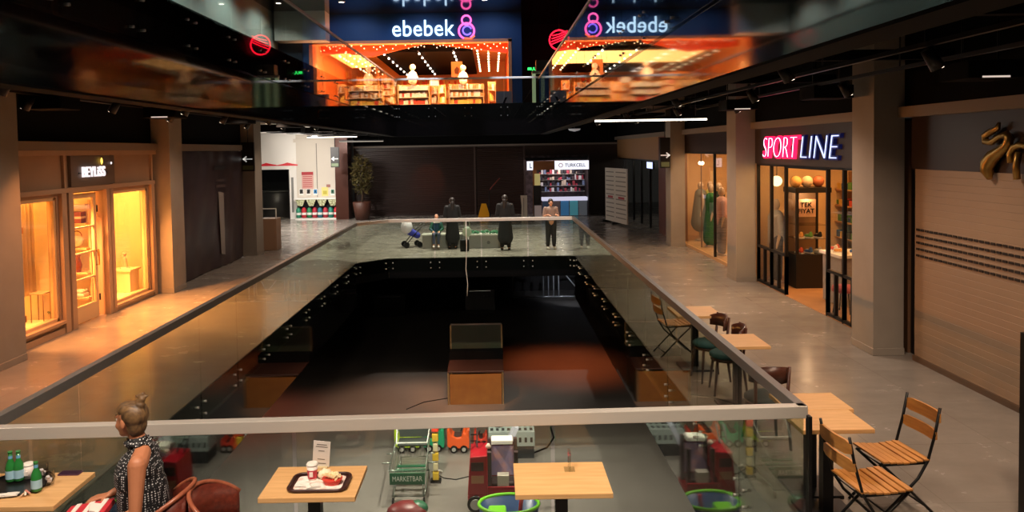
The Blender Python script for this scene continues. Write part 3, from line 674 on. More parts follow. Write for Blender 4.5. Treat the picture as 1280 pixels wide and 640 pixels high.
# far shutter
def shutter_bm(w, h, pitch=.09, d=.02):
    mb = MB(); k = int(h/pitch)
    for i in range(k): mb.prism([(0, i*pitch), (-d, i*pitch+.02), (-d, i*pitch+pitch-.02), (0, i*pitch+pitch)], 0, w, 'x')
    return mb
def far_shutter(px0, px1, lab):
    a_, b_ = U(px0, 200, y=33.95).x, U(px1, 200, y=33.95).x; w = b_-a_
    t = thing('roller_shutter', lab, 'shutter', (a_, 33.94, 0)); obj('slats', shutter_bm(w, 3.0), M('brown_shutter_slats', '301d18', .4, .1), t); obj('bottom_bar', MB().box(0, w, -.04, 0, 0, .1), M('shutter_bar', '2a1814', .4), t)
    obj('guide_rail', MB().box(w-.03, w+.05, -.06, .02, 0, 3.05), M('guide_metal', '5a4a46', .4, .5), t)
far_shutter(452, 593, 'wide dark brown roller shutter at the far end with a warm reflection')
far_shutter(596, 655, 'narrower dark shutter at the far end, left of the phone shop')
# yellow wet-floor style cone and stand
t = thing('floor_warning_stand', 'yellow A-shaped warning stand on the far floor', 'warning stand', (U(605, 263, y=32.8).x, 32.8, 0)); YS = M('warning_yellow', 'f0a818', .5)
obj('front_board', MB().prism([(-.26, 0), (.26, 0), (.1, .6), (-.1, .6)], 0, .02, 'y', Matrix.Rotation(.25, 4, 'X')), YS, t); obj('rear_board', MB().prism([(-.26, 0), (.26, 0), (.1, .6), (-.1, .6)], .3, .32, 'y', Matrix.Rotation(-.25, 4, 'X')), YS, t)
t = thing('stanchion_pole', 'thin leaning black boom with a red tip behind the far standing people', 'pole', (U(612, 262, y=32).x, 32, 0)); obj('pole', MB().cyl((0, 0, 0), (0, 0, 1.3), .02, n=8), BLK, t); obj('boom', MB().cyl((0, 0, 1.2), (.45, 0, 1.7), .02, n=8), M('boom_red', '8a3a30', .5), t); obj('base', MB().lathe([(.2, 0), (.2, .03), (.05, .05)], n=16), BLK, t)

# ================================================================== TURKCELL shop
YT = 32.5
tx0, tx1 = U(659, 240, y=YT).x, U(736, 240, y=YT).x
def tz(py): return U(700, py, y=YT).z
TB = M('phone_shop_brown', '9a6238', .5)
t = thing('phone_shop_sign', 'bright white TURKCELL sign board with a brown wooden section', 'shop sign', (tx0, YT-.12, tz(212)))
hh = tz(201)-tz(212); xm = U(693, 205, y=YT).x-tx0; w = tx1-tx0
WL = emit('lit_white_panel', 'f4f4ff', 1.15)
obj('lit_panel', MB().box(xm, w, 0, .1, 0, hh), WL, t); obj('wood_panel', MB().box(.26, xm, 0, .1, 0, hh), TB, t); obj('end_panel', MB().box(0, .26, 0, .1, 0, hh), WL, t)
text('letters', 'TURKCELL', .2, M('turkcell_blue', '2a4c9a', .5), t, (xm+(w-xm)*.6, -.012, hh/2-.01), depth=.004, sx=.92, offset=.003)
obj('emblem', MB().tube(arc(xm+.26, hh/2, .08, 0, 360, 20, -.012), .014, 6), M('turkcell_emblem', 'e0705a', .5), t); obj('end_mark', MB().box(.12, .15, -.01, 0, .08, hh-.08).box(.15, .21, -.01, 0, .08, .12), PB, t)
BOOTH = t = thing('phone_shop_booth', 'dark open phone shop booth with wooden left post and back wall', 'booth', (tx0, YT, 0))
obj('post', MB().box(.26, .42, 0.12, .3, 0, tz(212)), TB, t); obj('back_wall', MB().box(0, w, 1.4, 1.45, 0, 2.6), M('booth_back', '3a2a2c', .6, noise=(6, '6a5a5c', .15)), t); obj('side_wall', MB().box(w-.02, w+.05, 0, 1.4, 0, 2.6), M('booth_dark', '1c1416', .5), t); obj('roof', MB().box(0, w, .1, 1.45, 2.4, 2.5), BLACK, t)
t = thing('phone_shop_counter', 'white counter with blue and grey front panels in the phone shop', 'counter', (U(678, 262, y=YT).x, YT+.1, 0)); w2_ = tx1-t.location.x-.05
ct = tz(247)
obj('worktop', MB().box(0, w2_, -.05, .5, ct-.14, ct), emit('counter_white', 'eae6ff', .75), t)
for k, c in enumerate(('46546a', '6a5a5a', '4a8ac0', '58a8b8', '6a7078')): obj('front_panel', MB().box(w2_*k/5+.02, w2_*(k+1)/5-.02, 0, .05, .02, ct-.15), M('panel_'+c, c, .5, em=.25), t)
random.seed(11)
sx_, sw_ = U(676, 240, y=YT).x-tx0, w2_+.1
for k in range(5):
    s_ = obj('shelf', MB().box(0, sw_, 0, .2, 0, .02), WHITE, BOOTH); s_.location = (sx_, 1.2, .98+.26*k); gs = {}; x = .02
    while x < w2_:
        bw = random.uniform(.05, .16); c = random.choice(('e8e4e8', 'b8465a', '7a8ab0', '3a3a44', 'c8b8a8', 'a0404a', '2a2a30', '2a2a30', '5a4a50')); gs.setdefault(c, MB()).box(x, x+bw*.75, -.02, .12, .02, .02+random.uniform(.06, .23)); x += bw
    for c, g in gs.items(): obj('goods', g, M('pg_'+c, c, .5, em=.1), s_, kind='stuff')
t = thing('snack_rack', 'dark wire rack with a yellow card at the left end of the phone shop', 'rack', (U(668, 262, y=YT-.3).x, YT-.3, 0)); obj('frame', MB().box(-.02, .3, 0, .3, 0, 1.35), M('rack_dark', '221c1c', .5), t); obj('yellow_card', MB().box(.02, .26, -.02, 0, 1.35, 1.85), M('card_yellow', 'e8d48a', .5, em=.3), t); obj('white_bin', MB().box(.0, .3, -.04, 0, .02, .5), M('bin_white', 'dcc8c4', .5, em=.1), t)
t = thing('display_stand', 'slim cream display stand standing at the left of the phone shop', 'stand', (U(655, 268, y=32).x, 31.9, 0)); obj('panel', MB().prism([(-.12, 0), (.14, 0), (.14, .95), (-.14, .95), (-.1, .5)], 0, .08, 'y'), M('stand_cream', 'd8c8b4', .6), t); obj('slot', MB().box(-.02, .0, -.006, 0, .1, .85), M('stand_slot', '6a5a50', .6), t)
light('POINT', (tx0+1.5, YT+.7, 2.2), 40, 'ffe8e0', size=.15, name='phone_shop_lamp')
# dome camera / round lamp near the far ceiling
# ================================================================== right side: far to near
# white folding panels
t = thing('folding_display_board', 'two-leaf white display board with grey text rows and red marks on the right walkway', 'display board', (0, 0, 0))
a_, m_, b_ = U(757, 277, z=0), U(769, 280, z=0), U(784, 284, z=0)
for nm, p, q in (('left_leaf', a_, m_), ('right_leaf', m_, b_)):
    d_ = (q-p); L_ = d_.length; ang = math.atan2(d_.y, d_.x); hl = 2.12
    e_ = obj(nm, MB().box(0, L_, 0, .04, .08, hl), M('board_white', 'd8d0c4', .5), t); e_.location = p; e_.rotation_euler = (0, 0, ang)
    obj('text_row', MB().box(0, 0, 0, 0, 0, 0) if False else (lambda mb: [mb.box(.1, L_-.1, -.006, 0, .25+.17*k, .29+.17*k) for k in range(11)] and mb)(MB()), M('row_grey', '8a827a', .6), e_)
    obj('red_mark', MB().box(L_*.3, L_*.8, -.01, -.004, .98, 1.06), PR, e_); obj('foot', MB().box(.0, .08, -.15, .2, 0, .08), BLK, e_)
# dark glazed shop on the right wall between Y 24 and 30
SB = M('shop_dark_interior', '1a1614', .5)
struct('wall_right', MB().box(XRW, XRW+.2, 22.6, 25.6, 0, 3.24), M('brown_pillar', '6a3a24', .45))
struct('wall_right', MB().box(XRW, XRW+.2, 25.6, 34, 2.45, 3.24), M('lit_tan_panel', 'b08458', .5))
struct('wall_right', MB().box(XRW+2, XRW+2.2, 24.1, 34, 0, 3.2), SB)
struct('ceiling', MB().box(XRW+.2, XRW+2, 24.1, 34, 3.1, 3.2), SB)
mb = MB()
for y in (25.62, 27.2, 28.8, 30.4, 32.5): mb.box(XRW+.02, XRW+.1, y, y+.08, 0, 2.45)
mb.box(XRW+.02, XRW+.1, 25.6, 34, 2.4, 2.46)
d = struct('window_3', mb, BLK)
for y in (25.7, 27.28, 28.88, 30.48): obj('glass_pane', MB().box(XRW+.055, XRW+.065, y, y+1.5, 0, 2.4), SHOPGL, d)
for i, (y, l) in enumerate(((26.0, 'nearest dark cabinet inside the dark right shop'), (27.9, 'middle dark cabinet inside the dark right shop'), (29.8, 'farthest dark cabinet inside the dark right shop'))):
    t = thing('wall_cabinet', l, 'cabinet', (XRW+1.2, y, 0)); obj('body', MB().box(0, .5, 0, 1.2, 0, 2.0), M('cab_dark', '241e1c', .4), t)
    for k in range(5): obj('shelf', MB().box(-.02, 0, .03, 1.17, .3+.36*k, .33+.36*k), M('cab_edge', '8a8278', .4), t)
for y, l in ((26.9, 'small white ceiling spot inside the dark right shop, nearest'), (29.4, 'small white ceiling spot inside the dark right shop, farther back')):
    t = thing('ceiling_spotlight', l, 'ceiling light', (XRW+.9, y, 3.1)); obj('stem', MB().cyl((0, 0, 0), (0, 0, -.5), .012, n=6), BLK, t); obj('head', MB().lathe([(.09, -.62), (.1, -.55), (.04, -.5)], n=12), emit('spot_white', 'fff4e8', 9), t)
t = thing('lit_side_sign', 'small bluish lit sign panel above the dark right shop window', 'sign', (XRW-.07, 26.2, 2.25)); obj('case', MB().box(0, .06, 0, 1.0, -.12, .14), BLK, t); obj('face', MB().box(-.008, 0, .03, .97, -.1, .12), emit('pale_blue_lit', 'c8d4ff', 1.6), t)

# ---- clothes shop window (between column 2 and 3)
def YR(px, py=250): return U(px, py, x=XRW).y
def ZR(px, py): return U(px, py, x=XRW).z
struct('wall_right', MB().box(XRW, XRW+.2, 16.7, 22.62, ZR(885, 190), 3.24), DBROWN)
struct('wall_shop_right', MB().box(XRW+2.2, XRW+2.3, 16.7, 24, 0, 3), M('warm_cream_wall', 'e4c090', .7)); struct('wall_shop_right', MB().box(XRW+.2, XRW+2.3, 23.95, 24.05, 0, 3).box(XRW+.2, XRW+2.3, 16.72, 16.8, 0, 3), M('warm_cream_wall'))
struct('floor', MB().box(XRW, XRW+2.2, 16.8, 22.5, 0, .08).box(XRW+.2, XRW+2.2, 22.5, 23.95, 0, .08), M('pale_display_floor', 'c8a070', .4)); struct('ceiling', MB().box(XRW+.2, XRW+2.2, 16.8, 23.95, 3.0, 3.05), WHITE)
zt = ZR(885, 190)
mb = MB(); mb.box(XRW, XRW+.06, 16.8, 22.6, zt-.05, zt); 
for y in (16.8, 19.2, 22.4): mb.box(XRW, XRW+.06, y, y+.06, .08, zt)
d = struct('window_4', mb, BLK)
for y in (16.86, 19.26): obj('glass_pane', MB().box(XRW+.025, XRW+.035, y, y+(2.34 if y < 18 else 3.14), .08, zt-.05), SHOPGL, d)
def mannequin(loc, rz, lab, top, topmat, bottom=None, legmat=None, dress=False, head='headless'):
    t = thing('mannequin', lab, 'mannequin', loc, rz); SK = M('mannequin_skin', 'c8b4a0', .4)
    mb = MB(); mb.cap((0, 0, .95), (0, 0, 1.3), .13, .15).cap((0, 0, 1.4), (0, 0, 1.52), .06, .05).sph((0, 0, 1.64), (.08, .09, .12))
    for s_ in (-1, 1): mb.cap((s_*.09, 0, .9), (s_*.1, 0, .5), .085, .06).cap((s_*.1, 0, .5), (s_*.1, .02, .08), .06, .035).cap((s_*.1, 0, .05), (s_*.1, -.12, .03), .035, .03).cap((s_*.19, 0, 1.38), (s_*.26, 0, 1.1), .05, .04).cap((s_*.26, 0, 1.1), (s_*.25, -.06, .86), .04, .03).cap((s_*.25, -.06, .86), (s_*.25, -.08, .74), .03, .02)
    remesh('body', mb, SK, t, .018)
    if top == 'cape': remesh('cape', MB().cap((0, 0, 1.38), (0, 0, .55), .18, .3).sph((0, 0, 1.38), (.24, .16, .12)), topmat, t, .025)
    if top == 'dress': remesh('dress', MB().cap((0, 0, 1.36), (0, 0, .95), .17, .15).cap((0, 0, .95), (0, 0, .25), .17, .24).cap((-.19, 0, 1.38), (-.27, 0, 1.0), .065, .055).cap((.19, 0, 1.38), (.27, 0, 1.0), .065, .055), topmat, t, .022)
    if top == 'shirt':
        remesh('shirt', MB().cap((0, 0, 1.36), (0, 0, .92), .17, .17).cap((-.19, 0, 1.38), (-.27, 0, 1.05), .065, .055).cap((.19, 0, 1.38), (.27, 0, 1.05), .065, .055), topmat, t, .022)
        remesh('trousers', MB().cap((-.09, 0, .92), (-.1, 0, .12), .115, .09).cap((.09, 0, .92), (.1, 0, .12), .115, .09), legmat, t, .022)
    obj('base_plate', MB().lathe([(.17, 0), (.17, .015)], n=20), STEEL, t); return t
P = lambda px, y: (px-615)/950
def atpx(px, y): return U(px, 300, y=y).x
mannequin((XRW+0.6, U(876, 290, x=XRW+0.6).y, .08), -PI/2, 'mannequin in a long grey blue cape in the clothes shop window', 'cape', M('grey_cape', '6a706c', .8))
mannequin((XRW+1.0, U(888, 290, x=XRW+1.0).y, .08), -PI/2, 'mannequin in a pale yellow green top behind the grey cape', 'shirt', M('lime_cloth', 'b4b860', .8), legmat=M('beige_trousers', 'b09878', .8))
mannequin((XRW+0.5, U(889, 290, x=XRW+0.5).y, .08), -PI/2, 'mannequin in a green dress beside the pole in the shop window', 'dress', M('green_dress', '1f6a2c', .7))
mannequin((XRW+0.3, U(902, 290, x=XRW+0.3).y, .08), -PI/2, 'mannequin in a pink shirt and pale grey trousers behind the second right column', 'shirt', M('pink_shirt', 'd0a8a4', .7), legmat=M('grey_trousers', '8a8484', .8))
mannequin((XRW+0.95, U(899, 290, x=XRW+0.95).y, .08), -PI/2, 'mannequin in a dark green coat at the back of the clothes shop window', 'shirt', M('dark_green_coat', '26342a', .8), legmat=M('dark_trousers', '3a3634', .8))
t = thing('spotlight_pole', 'thin floor-to-ceiling dark pole with two bright spotlights in the clothes shop window', 'light pole', (XRW+.2, U(877, 290, x=XRW+.2).y, .08)); obj('pole', MB().cyl((0, 0, 0), (0, 0, 2.92), .018, n=8), M('bronze_pole', '5a3a30', .4, .5), t)
for s_ in (-.1, .12): obj('spot_head', MB().sph((0, s_, 2.35), .05, 8), emit('spot_warm', 'ffe8c8', 14), t)
obj('bar', MB().cyl((0, -.12, 2.4), (0, .14, 2.4), .012, n=6), BLK, t)
light('AREA', (XRW+1.1, 20.6, 2.95), 150, 'ffcc98', (0, 0, 0), 4.5, 1.4, name='clothes_shop_light').rotation_euler = (0, 0, PI/2)
light('SPOT', (XRW+.35, 18.6, 2.6), 220, 'ffb060', (math.radians(62), 0, math.radians(115)), .05, spot=1.5, name='window_spot')

light('SPOT', (5.38, 13.3, 3.15), 110, 'ffb860', (math.radians(60), 0, 0), .03, spot=.6, blend=.15, name='column_fill_spot')  # added spot standing in for shop window light on the second column
light('POINT', (XRW+.9, 28.2, 2.6), 25, 'fff0e0', size=.04, name='dark_shop_lamp')
# ---- SPORTLINE
sz0, sz1 = ZR(1000, 207), 3.24
ys0, ys1 = YR(1065, 300), YR(943, 300)
ys0 = 10.9; ys1 = 16.1
t = thing('shop_sign', 'dark fascia with red and blue-white lit SPORTLINE lettering on the right side', 'shop sign', (XRW-.03, (ys0+ys1)/2, 0))
hw = (ys1-ys0)/2
obj('panel', MB().box(0, .08, -hw, hw, sz0, sz1), M('sport_grey', '3c322e', .5), t)
yA, yB = YR(957, 185), YR(1056, 185); cz = (ZR(1000, 171)+ZR(1000, 200))/2
SR, SBl, SWh = emit('sport_red', 'ff1a48', 2.6), emit('sport_blue_white', 'b8c4ff', 2.4), emit('sport_white', 'f0d8ff', 3.2)
frac = .53
mid = yA+(yB-yA)*frac
tt = text('letters_red', 'SPORT', .6, SR, t, (-.03, (yA+mid)/2-t.location.y, cz), (PI/2, 0, -PI/2), depth=.03, offset=.012, shear=.2); w_ = max(v.co.x for v in tt.data.vertices)-min(v.co.x for v in tt.data.vertices); tt.scale = (abs(mid-yA)*.97/w_, 1, 1)
t2 = text('letters_red_core', 'SPORT', .6, SWh, t, (-.068, (yA+mid)/2-t.location.y, cz), (PI/2, 0, -PI/2), depth=.004, offset=-.022, shear=.2); t2.scale = tt.scale
tb = text('letters_blue', 'LINE', .6, M('sport_navy', '14184a', .4, em=.4), t, (-.03, (yB+mid)/2-t.location.y, cz), (PI/2, 0, -PI/2), depth=.03, offset=.012, shear=.2); w_ = max(v.co.x for v in tb.data.vertices)-min(v.co.x for v in tb.data.vertices); tb.scale = (abs(mid-yB)*.97/w_, 1, 1)
t2 = text('letters_blue_core', 'LINE', .6, SBl, t, (-.068, (yB+mid)/2-t.location.y, cz), (PI/2, 0, -PI/2), depth=.004, offset=-.018, shear=.2); t2.scale = tb.scale
# black metal frame
d0, d1 = YR(1033, 300), YR(981, 300)
def bars(mb, ya, yb, n, z0, z1):
    for i in range(n+1):
        y = ya+(yb-ya)*i/n; mb.box(XRW, XRW+.06, y-.025, y+.025, z0, z1)
mb = MB(); bars(mb, d1, ys1-.03, 2, 0, sz0); bars(mb, ys0+.05, d0, 3, 0, sz0)
for z in (.02, .75, sz0-.04): mb.box(XRW, XRW+.06, d1, ys1, z, z+.05); 
for z in (.02, .75, sz0-.04): mb.box(XRW, XRW+.06, ys0, d0, z, z+.05)
bars(mb, d1, ys1-.03, 4, .02, .75); bars(mb, ys0+.05, d0, 6, .02, .75)
mb.box(XRW, XRW+.06, d0, d1, sz0-.06, sz0)
d = struct('window_5', mb, BLK)
obj('glass_pane', MB().box(XRW+.025, XRW+.035, d1, ys1-.05, .07, sz0-.05), SHOPGL, d); obj('glass_pane', MB().box(XRW+.025, XRW+.035, ys0+.05, d0, .07, sz0-.05), SHOPGL, d)
XS = XRW+5
struct('wall_shop_right', MB().box(XS, XS+.1, 9.5, 18, 0, 3.2).box(XRW+.2, XS, 16.64, 16.7, 0, 3.2), M('warm_cream_wall')); struct('wall_shop_right', MB().box(XRW+.1, XS, 10.4, 10.5, 0, 3.2), M('sport_inner', '6a4c34', .6))
struct('floor', MB().box(XRW, XS, 10.5, 16.64, .0, .012), M('sport_wood_floor', 'b88a5c', .3, noise=(3, 'a87a50', .2))); struct('ceiling', MB().box(XRW+.1, XS, 10.5, 16.64, 3.1, 3.2), M('sport_ceiling', '2c2420', .7))
cx, cy = 6.4, 15.45
t = thing('glass_display_cabinet', 'tall black framed glass display cabinet standing in the sport shop doorway', 'display cabinet', (cx, cy, .012))
obj('base', MB().box(-.34, .34, -.3, .3, 0, .68), M('cabinet_black', '0d0b0b', .4), t)
for a_, b_ in ((-.31, -.27), (.31, -.27), (.31, .27), (-.31, .27)): obj('post', MB().box(a_-.025, a_+.025, b_-.025, b_+.025, .68, 1.92), M('cabinet_black'), t)
obj('top', MB().box(-.36, .36, -.32, .32, 1.92, 2.02), M('cabinet_black'), t); obj('glass_front', MB().box(-.285, .285, -.28, -.275, .68, 1.92), SHOPGL, t); obj('glass_side', MB().box(-.315, -.31, -.245, .245, .68, 1.92), SHOPGL, t)
obj('back_panel', MB().box(-.285, .285, .26, .28, .68, 1.92), M('cabinet_back', '8a6a4c', .6), t)
for z in (.98, 1.26): obj('shelf', MB().box(-.285, .285, -.25, .25, z, z+.012), SHOPGL, t)
light('POINT', (cx, cy, 1.85), 9, 'ffd0a0', size=.04, name='cabinet_lamp')
t = thing('sale_card', 'pale orange card with dark printed capitals inside the sport shop display cabinet', 'card', (cx, cy+.05, 1.42)); obj('card', MB().box(-.2, .2, 0, .01, 0, .36), M('card_peach', 'f0b890', .6), t); text('print', 'TEK\nFIYAT', .13, M('print_black', '1a1412', .6), t, (0, -.004, .18), (PI/2, 0, 0), depth=.002, offset=.003)
def shoe(loc, rz, mat, lab, group=None):
    t = thing('sports_shoe', lab, 'shoe', loc, rz, group); remesh('upper', MB().cap((-.08, 0, .05), (.06, 0, .04), .04, .032).cap((-.09, 0, .05), (-.08, 0, .1), .035, .032), mat, t, .008); obj('sole', MB().prism([(-.13, -.035), (.05, -.04), (.11, -.02), (.11, .02), (.05, .04), (-.13, .035)], 0, .02, 'z'), WHITE, t)
    obj('laces', MB().box(-.02, .04, -.018, .018, .075, .08), WHITE, t); return t
for k, (dy, z, c, n) in enumerate(((-.19, .692, 'c84a30', 'red'), (0, .692, '3a6ab0', 'blue'), (.19, .692, 'e8e0d0', 'white'), (-.19, 1.004, 'e0a050', 'orange'), (.0, 1.004, '60a050', 'green'), (.19, 1.004, '2a2a2a', 'black'))):
    shoe((cx+dy, cy-.05, z), PI/2+.3, M('shoe_'+n, c, .5), '%s sports shoe on the %s level of the display cabinet in the doorway' % (n, 'bottom' if z < .9 else 'middle'), 'shoes in the display cabinet')
for dy, c, n in ((-.23, 'e0a860', 'orange tan'), (.0, 'd8c0a0', 'cream'), (.23, 'a05a3a', 'brown')):
    t = thing('sports_ball', n+' ball resting on top of the black display cabinet', 'ball', (cx+dy, cy, 2.032+.115), 0, 'balls on the display cabinet'); obj('ball', MB().sph((0, 0, 0), .115, 16), M('ball_'+n, c, .5), t)
    obj('seam', MB().tube(arc(0, 0, .116, 0, 360, 24), .003, 6), BLK, t)
# shelving with goods inside the sport shop
random.seed(5)
def sportshelf(loc, rz, w, h, lab, rows=5, colset=('d04a30', 'e8c050', 'f0e0c0', '3a5a9a', '50903a', '2a2a2a')):
    t = thing('sports_shelving', lab, 'shelving', loc, rz); obj('back', MB().box(-w/2, w/2, .3, .33, 0, h), M('shelf_back', 'a07850', .6), t)
    for k in range(rows):
        z = .15+(h-.2)*k/rows; obj('shelf', MB().box(-w/2, w/2, 0, .3, z, z+.025), M('shelf_wood', 'c89a68', .5), t); gs = {}
        x = -w/2+.04
        while x < w/2-.15:
            bw = random.uniform(.1, .22); gs.setdefault(random.choice(colset), MB()).obox((x+bw/2, .14, z+.025+.06), (bw*.85, .2, random.uniform(.09, .2))); x += bw
        for c, g in gs.items(): obj('goods', g, M('sg_'+c, c, .5), t, kind='stuff')
sportshelf((XRW+3.4, 15.8, 0), 0, 1.8, 2.2, 'long back shelving of boxes along the far side of the sport shop')
sportshelf((XS-.4, 13.2, 0), -PI/2, 4.5, 2.4, 'tall rear shelving full of colourful goods in the sport shop', 6)
sportshelf((XRW+1.9, U(1050, 240, x=XRW+1.9).y-.3, 0), -PI/2, 1.5, 2.3, 'colourful mid shelving behind the right window of the sport shop', 6)
t = thing('display_table', 'white draped display table behind the right window of the sport shop', 'table', (XRW+.75, U(1057, 340, x=XRW+.75).y, 0.012)); obj('top', MB().box(-.3, .3, -.42, .42, .88, .93), WHITE, t); obj('skirt', MB().obox((0, 0, .45), (.5, .74, .86)), M('table_grey', '8c8680', .6), t)
for k in range(5): shoe((XRW+.75+random.uniform(-.15, .15), U(1057, 340, x=XRW+.75).y-.3+.14*k, .942), random.random()*3, M('shoe_'+('white', 'blue', 'orange', 'white', 'red')[k]), '%s sports shoe on the white display table, spot %s from the near end' % (('white', 'blue', 'orange', 'white', 'red')[k], ('one', 'two', 'three', 'four', 'five')[k]), 'shoes on the display table')
t = thing('stool', 'low red round stool behind the sport shop window', 'stool', (XRW+.4, U(1056, 380, x=XRW+.4).y, .012)); obj('seat', MB().lathe([(.2, .36), (.22, .4), (.2, .46), (.05, .48)], n=20), M('stool_red', 'a03a44', .6), t)
for k in range(4): obj('leg', MB().cyl((.14*math.cos(k*PI/2), .14*math.sin(k*PI/2), .37), (.2*math.cos(k*PI/2), .2*math.sin(k*PI/2), 0), .015, n=8), BLK, t)
mannequin((XRW+.35, U(970, 300, x=XRW+.35).y, .012), -PI/2, 'mannequin in grey sportswear behind the left window of the sport shop', 'shirt', M('pale_grey_top', 'a8a8a8', .7), legmat=M('navy_trousers', '3a4254', .8))
t = thing('globe_lamp', 'round glowing lamp beside the mannequin in the sport shop window', 'lamp', (XRW+.3, U(971, 250, x=XRW+.3).y, 3.1)); obj('globe', MB().sph((0, 0, -.95), .11, 14), emit('globe_yellow', 'ffe0a0', 4), t); obj('cord', MB().cyl((0, 0, 0), (0, 0, -.84), .008, n=6), BLK, t)
for (x, y, e) in ((XRW+1.0, 14.8, 60), (XRW+1.2, 11.8, 60), (XRW+2.6, 13.4, 110)): light('AREA', (x, y, 3.05), e, 'ffb870', size=1.0, name='sport_shop_light')
t = thing('linear_shop_lamp', 'yellow green lit strip over the colourful shelf in the sport shop', 'lamp', (XRW+1.7, U(1052, 240, x=XRW+1.7).y-1.0, 2.5)); obj('tube', MB().box(-.03, .03, -.7, .7, 0, .05), emit('strip_lime', 'e8f080', 3), t); obj('housing', MB().box(-.05, .05, -.72, .72, .05, .09), BLK, t)

# ---- roller shutter with gold logo (nearest right)
struct('wall_right', MB().box(XRW, XRW+.2, -2, 10.15, 2.55, 3.24), M('logo_wall_brown', '2a1a16', .45)); struct('wall_right', MB().box(XRW+.14, XRW+.3, 10.05, 10.95, 0, 3.24), M('gap_black', '120c0b', .6)); struct('wall_right', MB().box(XRW+.35, XRW+.5, -2, 10.1, 0, 2.6), SB)
t = thing('roller_shutter', 'pale beige roller shutter with rows of small vent slots, nearest on the right', 'shutter', (XRW, 10.05, 0), -PI/2)
sm = M('beige_shutter_slats', '8e7864', .5, noise=(1.5, '968069', .3))
mb = MB(); Ls = 8.0; pitch = .085
for i in range(30): mb.prism([(.0, i*pitch), (.003, i*pitch+.005), (.003, i*pitch+pitch-.005), (0, i*pitch+pitch)], 0, Ls, 'x')
# prism along x with (u,v)=(y,z): mirrored so slats face the walkway
o = obj('slats', mb, sm, t); o.scale = (1, -1, 1)
mb = MB()
for r in range(5):
    z = 1.40+.085*r
    x = .05
    while x < Ls-.1: mb.box(x, x+.075, -.018, -.011, z, z+.028); x += .1
obj('vent_slots', mb, M('slot_dark', '1a100c', .7), t, kind='stuff'); obj('bottom_bar', MB().box(0, Ls, -.03, .03, 0, .07), M('shutter_bar2', '5a4636', .5), t)
t = thing('gold_logo', 'raised gold swan-like S and arched letter mounted above the beige shutter', 'wall sign', (XRW-.07, 0, 0))
GOLD = M('gold_metal', 'a8884a', .3, .85)
def LG(pts, r): return MB().tube([(random.uniform(-.01, .01), *U(px, py, x=XRW-.07)[1:]) for px, py in pts], r, 8)
sp = [(1249, 153), (1247, 160), (1238, 165), (1231, 170), (1232, 177), (1240, 178), (1249, 171), (1258, 168), (1262, 174), (1259, 182), (1250, 190), (1241, 195), (1235, 205), (1234, 214), (1238, 223)]
obj('swan_letter', LG(sp, [.015, .03, .04, .04, .04, .035, .03, .04, .05, .05, .06, .075, .08, .07, .03]), GOLD, t)
obj('arched_letter', LG([(1264, 203), (1262, 193), (1267, 184), (1276, 181), (1288, 184), (1292, 200), (1290, 224)], .035), GOLD, t); obj('arched_letter_stem', LG([(1274, 190), (1271, 208), (1270, 224)], .035), GOLD, t)
# advertising totem at the right edge
v = U(1276, 500, y=5.6)
t = thing('advert_totem', 'white faced advertising totem with black base at the right edge', 'sign', (U(1273, 600, y=5.6).x+.085, 5.6, 0))
zt1, zt2, zt3 = U(1276, 420, y=5.6).z, U(1276, 520, y=5.6).z, U(1276, 590, y=5.6).z
obj('body', MB().box(0, .6, 0, .12, 0, zt1), BLK, t); obj('white_panel', MB().box(.006, .6, -.012, 0, zt3, zt2), M('totem_white', 'c8c0b8', .5), t); obj('red_emblem', MB().sph((.07, -.01, zt2+.06), (.05, .01, .06), 12), PR, t); obj('violet_strip', MB().box(.03, .6, -.01, 0, zt2+.2, zt2+.3), M('totem_violet', '3a2a5a', .5), t)
# ================================================================== furniture
def cafe_table(name, label, x0, x1, y0, y1, group='oak cafe tables', z=.75):
    cx, cy = (x0+x1)/2, (y0+y1)/2; w, d = x1-x0, y1-y0
    t = thing(name, label, 'table', (cx, cy, 0), 0, group)
    obj('tabletop', MB().box(-w/2, w/2, -d/2, d/2, z-.034, z), WOODT, t, .004)
    obj('pedestal', MB().box(-.04, .04, -.04, .04, .03, z-.034), BLK, t); obj('base_plate', MB().box(-.2, .2, -.2, .2, 0, .03), BLK, t, .006); obj('top_bracket', MB().box(-.15, .15, -.03, .03, z-.06, z-.034), BLK, t)
    return t
def tb(l, *a): return cafe_table('cafe_table', l, *a)
F1 = tb('oak cafe table carrying the fast food tray and upright white card', -1.5, -.89, 4.66, 5.13)
F2 = tb('bare oak cafe table with a thin clear holder, right of the tray table', .11, .72, 4.65, 5.13)
F0 = tb('oak cafe table with bottles and round black tray beside the seated woman', -3.4, -2.74, 4.6, 5.1)
T1 = tb('oak cafe table just outside the rail corner, nearer of the joined pair', 2.3, 2.85, 5.64, 6.07)
T1b = tb('oak cafe table outside the rail corner, farther of the joined pair', 2.36, 2.9, 6.08, 6.5)
T2 = tb('oak cafe table on the right walkway, second away from the rail corner pair', 2.4, 2.95, 8.05, 8.6)
T3 = tb('farthest oak cafe table on the right walkway', 2.32, 2.9, 9.55, 10.15)

